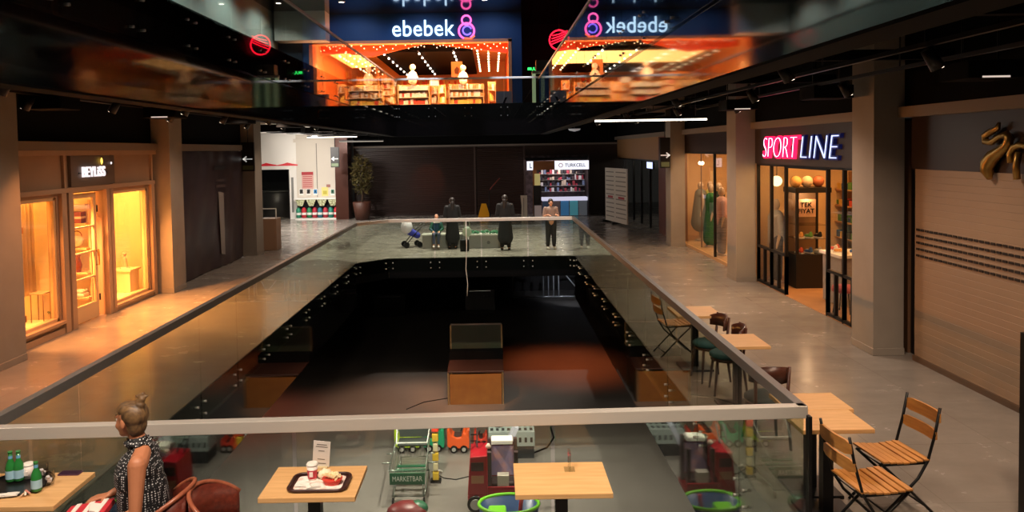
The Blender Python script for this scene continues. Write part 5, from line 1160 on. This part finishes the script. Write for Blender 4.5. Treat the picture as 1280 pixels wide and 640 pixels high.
tag(obj('hanging_cable', MB().tube([(v.x, 20.38, 1.0), (v.x+.01, 20.36, .3), (v.x-.02, 20.35, -.3), (v.x+.02, 20.35, -.7), (v.x, 20.35, U(583, 370, y=20.35).z)], .011, 6), M('cable_white', 'c8c4bc', .5)), 'thin white cable hanging from the far rail down into the opening', 'cable')
t = thing('handbag', 'black handbag with pale straps hanging at the far rail beside the coat', 'bag', (U(580, 300, y=21.6).x, 21.72, 0)); obj('body', MB().box(-.12, .14, -.06, .06, 0, .34), BLK, t, .03); obj('strap', MB().tube([(-.08, 0, .33), (-.04, 0, .55), (.05, 0, .55), (.1, 0, .33)], .01, 6), BLK, t)

# ================================================================== lower level
def low(px, py): return U(px, py, z=ZL)
def ride_car(px0, px1, py, mat, lab, flip=1, style=0):
    a_, b_ = low(px0, py), low(px1, py); w = b_.x-a_.x
    t = thing('ride_on_car', lab, 'toy car', ((a_.x+b_.x)/2, a_.y+.2, ZL), 0, 'plastic ride-on cars for trolleys'); s = w/.6
    P_ = [(-.3, .12), (-.27, .55), (-.2, .58), (-.14, .42), (-.05, .36), (.05, .38), (.12, .5), (.2, .66), (.28, .62), (.3, .3), (.28, .1), (.17, .1), (.12, .17), (.06, .1), (-.08, .1), (-.13, .17), (-.2, .1)] if style == 0 else [(-.3, .15), (-.3, .6), (-.24, .64), (-.18, .45), (-.06, .38), (.06, .4), (.1, .52), (.16, .5), (.2, .6), (.28, .62), (.24, .45), (.3, .25), (.26, .1), (.15, .1), (.1, .16), (.04, .1), (-.08, .1), (-.13, .16), (-.2, .1)]
    P_ = [(x*flip*s, z*.95*s) for x, z in P_]
    obj('body_shell', MB().prism(P_, -.2, .2, 'y'), mat, t, .03); obj('cockpit', MB().box(-.16*s, .08*s, -.14, .14, .2*s, .40*s), M('cockpit_dark', '3a1c18', .6), t)
    obj('steering_wheel', MB().tube([(.06*flip*s+.02*math.cos(k*PI/5), .07*math.sin(k*PI/5), .52*s+.05*math.cos(k*PI/5)) for k in range(10)], .012, 6, True), BLK, t)
    for x in (-.13, .12):
        for y in (-.21, .21):
            wh = obj('wheel', MB().cyl((x*flip*s, y-.03, .09), (x*flip*s, y+.03, .09), .09, n=18), BLK, t); obj('hub_cap', MB().cyl((x*flip*s, y-.036, .09), (x*flip*s, y+.036, .09), .05, n=14), M('hub_grey', 'b0b0ac', .4), wh)
    return t
LIME = M('lime_plastic', 'b8e020', .3); GRN = M('green_plastic', '18a070', .3); ORP = M('orange_plastic', 'f4642a', .3); REDO = M('red_orange_plastic', 'e84a34', .3)
ride_car(493, 526, 566, LIME, 'lime yellow ride-on car, leftmost of the row on the lower floor', 1, 1)
ride_car(529, 556, 565, GRN, 'green ride-on car on the lower floor between the lime and orange ones', 1, 0)
ride_car(559, 589, 566, ORP, 'orange ride-on car on the lower floor with two hub capped wheels', 1, 1)
ride_car(592, 610, 560, REDO, 'red orange ride-on car partly behind the grey perforated crate', -1, 0)
a_, b_ = low(611, 574), low(669, 574)
t = thing('perforated_crate', 'pale grey crate with two rows of dark holes on the lower floor', 'crate', (a_.x, a_.y, ZL)); w = b_.x-a_.x
PGR = M('crate_grey', '9aa8a4', .5); obj('base', MB().box(.02, w-.02, .02, .6, 0, .3), M('crate_dark', '2a2e30', .6), t); obj('tray', MB().box(0, w, 0, .62, .3, .66), PGR, t, .01)
mb = MB()
for k in range(8):
    x = w*(k+.6)/8.2; mb.box(x-.03, x+.03, -.006, .0, .4, .52); mb.box(x-.035, x+.035, .1, .26, .655, .665); mb.box(x-.03, x+.03, .36, .5, .655, .665)
obj('holes', mb, M('hole_dark', '1c2022', .6), t)
t = thing('black_helmet', 'black rounded cap lying on the grey perforated crate', 'cap', (a_.x+.25, a_.y+.45, ZL+.66)); obj('dome', MB().lathe([(.14, 0), (.12, .09), (.06, .14), (.01, .15)], n=18), BLK, t); obj('visor', MB().obox((.15, 0, .02), (.14, .16, .02)), BLK, t)
# fire truck ride
a_, b_ = low(585, 640), low(650, 640); w = b_.x-a_.x; y_ = a_.y
FR = M('fire_red', 'a01824', .3); t = thing('fire_truck_ride', 'red fire engine kiddie ride with screen and ladder on the lower floor', 'kiddie ride', (a_.x, y_, ZL))
obj('chassis', MB().box(0, w, 0, .75, .16, .34), FR, t, .02); obj('cab', MB().prism([(0, .34), (.02, .62), (.06, 1.15), (.42, 1.18), (.42, .34)], 0, .75, 'y'), FR, t, .02)
for z0, z1, c in ((.86, 1.04, 'window_dark'), (.6, .76, 'panel_tan')): obj('cab_window', MB().box(.08, .34, -.008, .0, z0, z1), M(c, '3a1a20' if c == 'window_dark' else 'b07a5a', .3), t)
obj('pillar', MB().box(.42, .5, .05, .15, .34, 1.22).box(w-.1, w-.02, .05, .15, .34, 1.22).box(.42, .5, .6, .7, .34, 1.3).box(w-.1, w-.02, .6, .7, .34, 1.3), M('pillar_grey', '4a3a3a', .4), t)
obj('rear_screen', MB().box(.48, w-.08, .62, .68, .5, 1.12), M('screen_picture', '8a7a90', .4, noise=(3, 'd08a50', .1), em=.25, emcol='8a7a90'), t); obj('screen_frame', MB().box(.46, w-.04, .68, .72, .44, 1.2), FR, t)
obj('seat', MB().box(.5, w-.1, .25, .6, .34, .5), M('ride_seat', '3a2c2c', .6), t, .03); obj('white_hood', MB().box(.5, w-.12, .45, .75, 1.22, 1.32), WHITE, t, .02); obj('side_panel', MB().box(.42, w, -.005, .04, .2, .52), FR, t, .01)
obj('control_box', MB().box(.62, .86, .02, .2, .52, .74), M('control_white', 'cfc8bc', .4), t)
obj('bell', MB().lathe([(.05, 0), (.06, .05), (.02, .1)], (.44, .3, 1.22), 14), M('bell_pale', 'c8b0a0', .4), t)
obj('ladder', MB().bar((.05, .4, 1.2), (.05, .7, 1.5), .03).bar((.2, .4, 1.2), (.2, .7, 1.5), .03).bar((.05, .5, 1.3), (.2, .5, 1.3), .02).bar((.05, .6, 1.4), (.2, .6, 1.4), .02), BLK, t)
for x in (.16, w-.2):
    wh = obj('wheel', MB().cyl((x, -.04, .17), (x, .08, .17), .17, n=22), BLK, t); obj('hub_cap', MB().cyl((x, -.05, .17), (x, -.03, .17), .11, n=18), M('hub_grey'), wh)
t = thing('white_ride_arm', 'white angled board leaning behind the red fire engine ride', 'board', (*low(640, 600)[:2], ZL), 0); obj('board', MB().obox((0, 0, 1.0), (.1, .3, .55), (0, .45, 0)), M('board_bluewhite', 'c0c8d8', .4), t); obj('post', MB().cyl((-.12, 0, 0), (-.12, 0, .8), .03, n=8), M('violet_post', '5a4a8a', .5), t)
# green and blue tub
v = low(636, 655)
t = thing('boat_ride', 'round blue tub ride with bright green rim in front of the fire engine', 'kiddie ride', (v.x, v.y-.45, ZL)); mb = MB().lathe([(.35, .05), (.52, .3), (.6, .62), (.54, .62), (.46, .3), (.05, .25)], n=32, sy=.7); obj('tub', mb, M('tub_blue', '2a4a78', .35), t)
obj('green_rim', MB().tube([(.58*math.cos(k*PI/16), .41*math.sin(k*PI/16), .63) for k in range(32)], .035, 8, True), M('rim_green', '78d028', .35), t); obj('green_seat', MB().box(-.4, -.05, -.2, .2, .3, .52), M('rim_green'), t, .04); obj('red_lever', MB().cyl((.2, 0, .3), (.25, 0, .75), .04, n=10), FR, t)
# shopping trolley
a_, b_ = low(487, 634), low(533, 634); w = b_.x-a_.x; yb = a_.y
t = thing('shopping_trolley', 'large wire shopping trolley with green front panel lettered MARKETBAR on the lower floor', 'trolley', (a_.x, yb, ZL)); WIRE = M('trolley_wire', '9aa49c', .3, .8)
D = 1.5
rim = [(0, .0, .78), (w, .0, .78), (w-.02, D, 1.08), (.02, D, 1.08)]
obj('top_rim', MB().tube(rim, .018, 8, True), WIRE, t)
bot = [(.08, .1, .45), (w-.08, .1, .45), (w-.1, D-.1, .5), (.1, D-.1, .5)]
mb = MB().tube(bot, .012, 6, True)
for k in range(9):
    f = k/8
    for s0, s1, c0_, c1_ in ((rim[0], rim[1], bot[0], bot[1]), (rim[1], rim[2], bot[1], bot[2]), (rim[3], rim[2], bot[3], bot[2]), (rim[0], rim[3], bot[0], bot[3])):
        mb.cyl(Vector(s0).lerp(s1, f), Vector(c0_).lerp(c1_, f), .005, n=5)
for f in (.33, .66):
    q = [Vector(r_).lerp(b__, f) for r_, b__ in zip(rim, bot)]; mb.tube(q, .006, 5, True)
for k in range(12):
    f = k/11; mb.cyl(Vector(bot[0]).lerp(bot[3], f), Vector(bot[1]).lerp(bot[2], f), .005, n=5)
obj('wire_basket', mb, WIRE, t)
obj('child_seat_frame', MB().tube([(.05, D-.55, 1.0), (w-.05, D-.55, 1.0), (w-.0, D, 1.32), (0, D, 1.32)], .02, 8, True), M('rim_white', 'd8dcd4', .4), t)
obj('child_seat', MB().prism([(.06, .95), (w-.06, .95), (w-.03, 1.28), (.03, 1.28)], D-.06, D-.02, 'y').box(.06, w-.06, D-.5, D-.05, .9, .93), M('seat_mesh_dark', '3c4440', .6), t)
GT = M('trolley_green', '2c6a4c', .4); fp = obj('front_panel', MB().box(.02, w-.02, -.05, -.02, .5, .74), GT, t); text('panel_letters', 'MARKETBAR', .15, M('panel_white', 'cfe0d4', .5), fp, (w/2, -.056, .62), depth=.003, sx=.75)
for k in range(4): obj('green_bar', MB().box(.05, w-.05, .15+.22*k, .23+.22*k, .5, .53), GT, t)
obj('handle', MB().cyl((-.06, D+.12, 1.12), (w+.06, D+.12, 1.12), .022, n=8).bar((.0, D, 1.08), (0, D+.12, 1.12), .02).bar((w, D, 1.08), (w, D+.12, 1.12), .02), M('handle_green', '4a8a6a', .4), t)
obj('chassis', MB().tube([(.05, .1, .18), (w-.05, .1, .18), (w-.05, D-.1, .18), (.05, D-.1, .18)], .018, 6, True).cyl((.08, .1, .18), (.08, .1, .45), .015, n=6).cyl((w-.08, .1, .18), (w-.08, .1, .45), .015, n=6).cyl((.08, D-.1, .18), (.08, D-.1, .5), .015, n=6).cyl((w-.08, D-.1, .18), (w-.08, D-.1, .5), .015, n=6), WIRE, t)
for x in (.06, w-.06):
    for y in (.12, D-.12): obj('wheel', MB().cyl((x-.02, y, .07), (x+.02, y, .07), .07, n=16), BLK, t)
for s in (-1, 1): obj('side_handle', MB().cyl((w/2+s*(w/2), .35, .8), (w/2+s*(w/2+.2), .35, .8), .014, n=6).cyl((w/2+s*(w/2), .7, .86), (w/2+s*(w/2+.14), .7, .86), .014, n=6), WIRE, t)
# second trolley nose at the bottom edge
v = low(500, 680)
t = thing('toy_front_cart', 'dark red wheeled toy cart with blue bumper in front of the green trolley', 'toy cart', (v.x, v.y, ZL)); obj('bumper', MB().box(-.3, .65, -.05, .05, .35, .5), M('bumper_blue', '3a4a80', .4), t, .03); obj('hood', MB().sph((.1, .35, .45), (.4, .3, .2), 18), M('cart_red', '7a2a2c', .4), t)
for x in (-.35, .0, .35): obj('wheel', MB().cyl((x-.05, .15, .26), (x+.05, .15, .26), .22, n=20), BLK, t); 
obj('green_cap', MB().sph((.3, .4, .5), (.22, .18, .14), 14), GT, t)
# yellow totem
v = low(545, 602)
t = thing('yellow_totem', 'slim yellow and white stacked toy column right of the wire trolley', 'totem', (v.x, v.y, ZL)); YE = M('totem_yellow', 'c8a830', .5)
for k in range(5): obj('block', MB().box(-.07+.015*(k % 2), .07-.015*(k % 2), -.06, .06, .05+.22*k, .23+.22*k), (YE, M('totem_cream', 'c8c098', .5))[k % 2], t, .02)
obj('top_face', MB().box(-.08, .08, -.06, .06, 1.15, 1.33), REDO, t, .03); obj('foot', MB().box(-.12, .12, -.1, .1, 0, .05), BLK, t)
# stall with orange lit front
a_, b_ = low(561, 506), low(629, 506); w = b_.x-a_.x; yb = a_.y
t = thing('sales_stall', 'dark sales stall with wood coloured front panel and olive rear board on the lower floor', 'stall', (a_.x, yb, ZL))
obj('front_panel', MB().box(.04, w-.04, 0, .04, .0, .9), M('stall_wood', '8a5a28', .45, noise=(3, '9c6a30', .2)), t)
obj('frame', MB().bar((0, 0, 0), (0, 0, .95), .05).bar((w, 0, 0), (w, 0, .95), .05).bar((0, 1.6, 0), (0, 1.6, 2.0), .05).bar((w, 1.6, 0), (w, 1.6, 2.0), .05), M('stall_metal', 'a88a60', .35, .7), t)
obj('worktop', MB().box(-.03, w+.03, -.03, 1.6, .95, 1.0), M('stall_top', '46302a', .35), t, .01); obj('raised_bar', MB().box(-.03, w+.03, 1.2, 1.6, 1.0, 1.25), BLACK, t); obj('rear_board', MB().box(.02, w-.02, 1.58, 1.62, 1.25, 2.0), M('olive_board', '4a4230', .4, noise=(1.5, '37412c', .2)), t); obj('top_rail', MB().bar((0, 1.6, 2.02), (w, 1.6, 2.02), .05), M('stall_rail', '8a8078', .3, .6), t)
# chrome trolley rails far end
CHR2 = M('bay_steel', 'c8ccd0', .3, .3)
t = thing('trolley_bay_rail', 'shiny steel rail frame of the trolley bay at the far end of the lower floor', 'railing', (U(641, 366, y=37).x, 37, ZL))
L_ = U(782, 366, y=37).x-U(641, 366, y=37).x; m_ = L_*.62
obj('frame', MB().tube([(.2, 0, 1.45), (0, 0, 1.2), (0, 0, .25), (L_, 0, .25), (L_, 0, 1.2)], .035, 8).tube([(.2, 0, 1.3), (.5, 0, 1.45), (1.4, .1, 1.42), (1.8, .1, 1.35)], .035, 8).tube([(2.4, 0, 1.35), (m_+.4, 0, 1.5), (m_+1, 0, 1.5)], .03, 8), CHR2, t)
for x in (1.5, 1.75, 2.0, 2.25, m_+.3, m_+.55): obj('upright', MB().cyl((x, 0, .25), (x, 0, 1.35), .03, n=8), CHR2, t)
obj('brace', MB().cyl((2.6, 0, 1.3), (3.1, 0, .7), .03, n=8).cyl((3.1, 0, .7), (3.4, 0, 1.3), .03, n=8), CHR2, t)
for x in (.0, L_): obj('foot', MB().cyl((x, 0, 0), (x, 0, .25), .03, n=8), CHROME, t)
for (px, py, lab) in ((434, 393, 'small steel ended dark cabinet at the left of the lower floor'), (487, 396, 'dark low counter with a thin steel edge at the back left of the lower floor'), (600, 388, 'dark machine with small bright buttons beyond the stall')):
    v = low(px, py); t = thing('lower_cabinet', lab, 'cabinet', (v.x, v.y, ZL)); obj('body', MB().box(-.7, .7, 0, .6, 0, 1.0), M('cab_black', '0e0d0e', .3), t, .02); obj('steel_edge', MB().box(-.5, .5, -.02, 0, .9, .94), CHROME, t); obj('buttons', MB().sph((.2, -.02, .7), .03, 8).sph((.35, -.02, .7), .03, 8), CHROME, t)
tag(obj('floor_cable', MB().tube([(*low(688, 535)[:2], ZL+.02), (*low(692, 548)[:2], ZL+.02), (*low(684, 560)[:2], ZL+.02), (*low(655, 572)[:2], ZL+.02)], .02, 6), BLK), 'black cable curling on the lower floor right of the perforated crate', 'cable')
tag(obj('floor_cable', MB().tube([(*low(540, 590)[:2], ZL+.01), (*low(555, 598)[:2], ZL+.01), (*low(570, 600)[:2], ZL+.01), (*low(586, 596)[:2], ZL+.01)], .012, 6), BLK), 'thin dark cable lying between the trolley and the fire engine', 'cable')
tag(obj('floor_cable', MB().tube([(*low(508, 512)[:2], ZL+.01), (*low(530, 503)[:2], ZL+.01), (*low(560, 498)[:2], ZL+.01)], .012, 6), BLK), 'thin dark cable running to the sales stall', 'cable')
t = thing('floor_marker', 'small white object lying on the lower floor beside the trolley', 'marker', (*low(548, 590)[:2], ZL)); obj('body', MB().obox((0, 0, .03), (.13, .06, .05), (0, 0, -.6)), WHITE, t, .01); obj('tip', MB().sph((.08, -.05, .03), .03, 8), WHITE, t)

# ================================================================== ceiling fittings
def boxfit(x, y, z, lab, w=.55, d=.5, lit=False):
    t = thing('hanging_speaker_box', lab, 'ceiling fixture', (x, y, z)); obj('box', MB().box(-w/2, w/2, -d/2, d/2, -.09, .09), BLACK, t, .01); [obj('hanger', MB().cyl((q, 0, .09), (q, 0, 4.35-z), .01, n=6), BLK, t) for q in (-w/3, w/3)]
    if lit: obj('lit_strip', MB().box(-w*.25, w*.25, -d/2-.004, -d/2, -.088, -.07), emit('dim_strip', 'ffe8d8', .7), t)
place = 'first second third fourth fifth sixth seventh eighth'.split()
for side, x0, lab in ((-1, -5.9, 'left'), (1, 4.5, 'right')):
    for k in range(3):
        x = x0+k*.62 if side < 0 else x0-k*.85
        t = thing('ceiling_track', 'long black ceiling track above the %s walkway, %s from the shops' % (lab, ('first', 'second', 'third')[k]), 'ceiling track', (x, 3, 3.72), 0); obj('rail', MB().box(-.025, .025, 0, 20, -.02, .02), BLK, t)
        for q in range(5): obj('hanger', MB().cyl((0, 1+4.4*q, .02), (0, 1+4.4*q, .63), .008, n=6), BLK, t)
        for q in range(4):
            hd_ = obj('spot_head', MB().cyl((0, 2.4+4.4*q+k, -.04), (.1*side, 2.4+4.4*q+k, -.2), .05, .06, 12), BLK, t); obj('lens', MB().cyl((.1*side, 2.4+4.4*q+k, -.2), (.101*side, 2.4+4.4*q+k, -.203), .045, n=12), emit('track_lens', 'ffe4c8', 3), hd_)
    for k in range(5):
        y = 7.3+2.9*k+(0.5 if side > 0 else 0); x = (-6.2 if side < 0 else 5.0)+.15*k*(-side)*2
        boxfit(x, y, 3.62, 'black hanging box above the %s walkway, %s from the camera' % (lab, place[k]), lit=(k in (0, 2)))
    for k in range(8):
        y = 6+3.1*k; tt = thing('cross_beam', 'black cross bar under the %s ceiling, %s from the camera' % (lab, place[k]), 'ceiling bar', (0, y, 3.95), 0)
        xa, xb = (-7.05, -3.9) if side < 0 else (2.1, 5.5)
        obj('bar', MB().box(xa, xb, -.05, .05, -.06, .06), BLACK, tt); [obj('hanger', MB().box(q, q+.03, -.015, .015, .06, .4), BLK, tt) for q in (xa+.3, xb-.33)]
def linlamp(xa, xb, y, z, lab, s=6):
    t = thing('linear_lamp', lab, 'ceiling light', ((xa+xb)/2, y, z)); w = (xb-xa)/2
    obj('diffuser', MB().box(-w, w, -.03, .03, -.03, 0), emit('linear_white_%d' % (s*10), 'fff0dc', s), t); obj('housing', MB().box(-w, w, -.035, .035, 0, .05), BLK, t); [obj('hanger', MB().cyl((q, 0, .05), (q, 0, 4.35-z), .006, n=6), BLK, t) for q in (-w*.8, w*.8)]
a_, b_ = U(750, 151, z=3.42), U(896, 147, z=3.42); linlamp(1.95, 4.05, (a_.y+b_.y)/2, 3.42, 'long glowing white linear lamp hanging above the right walkway', 7)
for (pa, pb, py, l, s) in ((384, 446, 171, 'glowing linear lamp above the white supermarket corner', 4), (424, 479, 176.5, 'dimmer linear lamp right of the supermarket lamp', .5)):
    z = 3.4; y = (3.4-2.9)*950/(187.3-py); y = min(y, 31.5); z = U((pa+pb)/2, py, y=y).z; linlamp(U(pa, py, y=y).x, U(pb, py, y=y).x, y, z, l, s)
linlamp(U(757, 40, y=31).x-.0, U(757, 40, y=31).x+.02, 30, 3.6, 'short lamp hidden behind the far beam', 1) if False else None
struct('ceiling', MB().box(-11, -4.3, 22.3, 33.1, 3.76, 3.85), M('market_white_ceiling', 'e4e0d8', .7))
for k in range(6):
    y = 23.2+1.6*k; t = thing('ceiling_vent_box', 'dark rectangular vent box on the white far left ceiling, %s nearest' % place[k], 'vent', (-6.9+.2*k, y, 3.66)); obj('box', MB().box(-.55, .55, -.3, .3, -.1, .1), BLACK, t); obj('grille', MB().box(-.45, .45, -.22, .22, -.115, -.1), BLK, t)
    t = thing('ceiling_vent_box', 'small dark vent box at the edge of the white far left ceiling, %s nearest' % place[k], 'vent', (-5.3+.1*k, y+.7, 3.66)); obj('box', MB().box(-.35, .35, -.2, .2, -.1, .1), BLACK, t); obj('grille', MB().box(-.3, .3, -.15, .15, -.115, -.1), BLK, t)
# pale boxes and ducts under the right slab
for (x, y, w, l) in ((3.22, 17.5, .66, 'pale grey duct box under the right ceiling near the second column'), (4.4, 19.6, .7, 'pale grey duct box under the right ceiling beyond the second column'), (3.0, 21, .9, 'far pale duct box under the right ceiling')):
    t = thing('duct_box', l, 'duct', (x, y, 4.05)); obj('box', MB().box(-w/2, w/2, -.4, .4, -.25, .25), M('duct_grey', '6a5f56', .6), t, .01); obj('flange', MB().box(-w/2-.03, w/2+.03, -.43, -.4, -.28, .28), M('duct_flange', '8a7e72', .5), t)
t = thing('dome_lamp', 'small round pale dome lamp under the far black beam', 'ceiling light', (U(718, 163, y=29).x, 29, U(718, 161, y=29).z)); obj('dome', MB().lathe([(.02, -.1), (.2, -.06), (.24, 0)], n=20), M('dome_grey', 'b8b8bc', .3, em=.3), t); obj('hanger', MB().cyl((0, 0, 0), (0, 0, 4.35-t.location.z), .02, n=6), BLK, t)
# ================================================================== light
w = bpy.data.worlds.new('world'); SC.world = w; w.use_nodes = True
w.node_tree.nodes['Background'].inputs[0].default_value = (.75, .72, .68, 1); w.node_tree.nodes['Background'].inputs[1].default_value = .03
SC.view_settings.view_transform = 'Standard'; SC.view_settings.look = 'None'; SC.view_settings.exposure = 0; SC.view_settings.gamma = 1
WARM, NEU, ORA = 'ffdcc0', 'ffe6d0', 'ff9a4a'
# BEYLISS displays and interior
light('AREA', (XLW-.75, (w1[0]+w1[1])/2, 2.8), 95, 'ffc06a', size=1.0, size_y=.9, name='display_light')
light('AREA', (XLW-.7, (w2[0]+w2[1])/2, 2.8), 90, 'ffc06a', size=1.0, size_y=1.0, name='display_light')
light('AREA', (XLW-1.6, (dr[0]+dr[1])/2+.3, 2.8), 90, 'ffc06a', size=1.2, size_y=1.2, name='shop_light')
for y in (11.3, 12.9, 14.4): light('SPOT', (XLW-.3, y, 2.1), 1500, 'ffa058', (0, math.radians(-45), 0), .1, spot=2.4, blend=.8, name='shop_spill')
# walkways (track spots)
for y in (6.5, 9.5, 12.5, 15.5, 18.5, 21.5): light('SPOT', (-5.2, y, 3.66), 110, WARM, (0, 0, 0), .06, spot=2.5, blend=.8, name='left_track_spot')
for y in (5.5, 8.5, 11.5, 14.5, 17.5, 20.5): light('SPOT', (3.9, y, 3.66), 180, WARM, (0, 0, 0), .06, spot=2.5, blend=.8, name='right_track_spot')
for x, y in ((-2.6, 22.5), (-.8, 24), (1.2, 22.5), (3, 25)): light('SPOT', (x, y, 8.8), 2600, 'fff2e0', (0, 0, 0), .1, spot=1.3, blend=.8, name='far_landing_spot')
for y in (25.5, 29): light('SPOT', (-6.8, y, 3.5), 650, 'fff4ea', (math.radians(25), 0, 0), .1, spot=2.7, blend=.8, name='market_spot')
light('AREA', (3.0, 13.4, 3.38), 40, 'fff0dc', size=2.0, size_y=.06, name='linear_lamp_light')
light('SPOT', (-2.6, 31, 3.2), 120, 'ff8a50', (math.radians(60), 0, .1), .05, spot=.5, name='shutter_spot')
# unseen spots added above the viewer to brighten the front tables
light('SPOT', (-1.0, 3.2, 4.2), 620, 'ffe8d0', (math.radians(32), 0, 0), .2, spot=1.9, blend=.6, name='cafe_fill_spot')
light('SPOT', (-3.0, 3.0, 4.2), 320, 'ffe8d0', (math.radians(32), 0, 0), .2, spot=1.9, blend=.6, name='cafe_fill_spot')
light('SPOT', (3.2, 4.2, 3.9), 240, 'ffdcb8', (math.radians(15), 0, 0), .15, spot=2.2, blend=.6, name='cafe_fill_spot')
# lower level
for x, e_ in ((-4.5, 330), (-1.5, 520), (1.2, 300), (5, 90)): light('SPOT', (x, 15.5, -1.3), e_, 'fff2e0', (math.radians(8), 0, 0), .06, spot=2.4, blend=.7, name='lower_spot')
light('SPOT', (2.5, 26, -1.4), 300, 'ff7a40', (0, 0, 0), .06, spot=1.7, blend=.8, name='lower_spot'); light('SPOT', (-2.8, 22.5, -1.4), 260, 'ffc09a', (0, 0, 0), .06, spot=1.7, blend=.8, name='lower_spot'); light('SPOT', (-7, 21, -1.4), 150, 'ff7a50', (0, 0, 0), .06, spot=1.7, blend=.8, name='lower_spot')
light('SPOT', (-.9, 20.5, -1.3), 200, 'ff9a40', (math.radians(35), 0, 0), .06, spot=.9, name='stall_spot')
# upper level
light('AREA', (-3.5, 38, 7.4), 500, 'ffb060', size=6, size_y=5, name='store_light'); light('AREA', (0, 38, 7.4), 160, 'ff8a40', size=1, size_y=6, name='store_light')
for x in (-7, -5, -3, -1, .5): light('SPOT', (x, 34.75, 7.5), 800, 'ffcf9a', (math.radians(8), 0, 0), .05, spot=2.2, name='store_front_spot')
for y in (22, 27, 31): light('SPOT', (-7.5, y, 8.7), 380, 'e4f0ea', (0, math.radians(25), 0), .08, spot=2.4, name='upper_left_spot')
for x in (-6, -3, 0): light('SPOT', (x, 31.5, 8.6), 110, 'a8c8ff', (math.radians(45), 0, 0), .05, spot=2.0, name='facade_fill_spot')  # spots added to brighten the blue facade

for x in (-7, -5, -3, -1): light('SPOT', (x, 33.85, US+.2), 700, 'ffb080', (math.radians(180-14), 0, 0), .03, spot=1.4, name='canopy_fill_spot')  # unseen floor spots added to brighten the canopy, which its bulbs light
light('AREA', (-9.6, 29, 2.4), 160, 'fff4e8', (0, math.radians(-110), 0), 2, 4, name='market_fill_light')  # added area light hidden behind the column, fills the market corner

for x in (-2.6, .8): light('SPOT', (x, 26.2, 8.8), 1500, 'f0f4ff', (math.radians(24), 0, 0), .06, spot=.5, blend=.6, name='rail_fill_spot')  # spots added to whiten the upper far rail
light('AREA', (-7.4, 28.5, 2.0), 70, 'fff6ee', (PI, 0, 0), 1.2, 5, name='market_ceiling_fill')  # area light added in mid-air to brighten the white market ceiling

light('SPOT', (0, 9, 8.8), 4500, 'fff4e8', (math.radians(54), 0, 0), .1, spot=.5, blend=.7, name='far_rail_fill')  # spot added to light the camera side of the far rail
light('SPOT', (4.0, 33.5, -2.2), 170, 'eef2ff', (math.radians(66), 0, 0), .06, spot=.95, blend=.7, name='trolley_bay_fill')  # spot added so the bay rails show in the dark
light('SPOT', (.8, 3.7, 4.2), 240, 'ffecd4', (math.radians(20), 0, 0), .1, spot=.9, blend=.6, name='cafe_fill_spot')  # another unseen spot, added to brighten the bare right table

for x, y, e_ in ((-6.1, 8.2, 560), (-6.1, 10.8, 420), (-6.1, 13.6, 320)): light('SPOT', (x, y, 3.6), e_, 'ff9c58', (0, 0, 0), .06, spot=1.25, blend=.9, name='warm_floor_fill')  # orange spots added in place of shop glow on the left floor
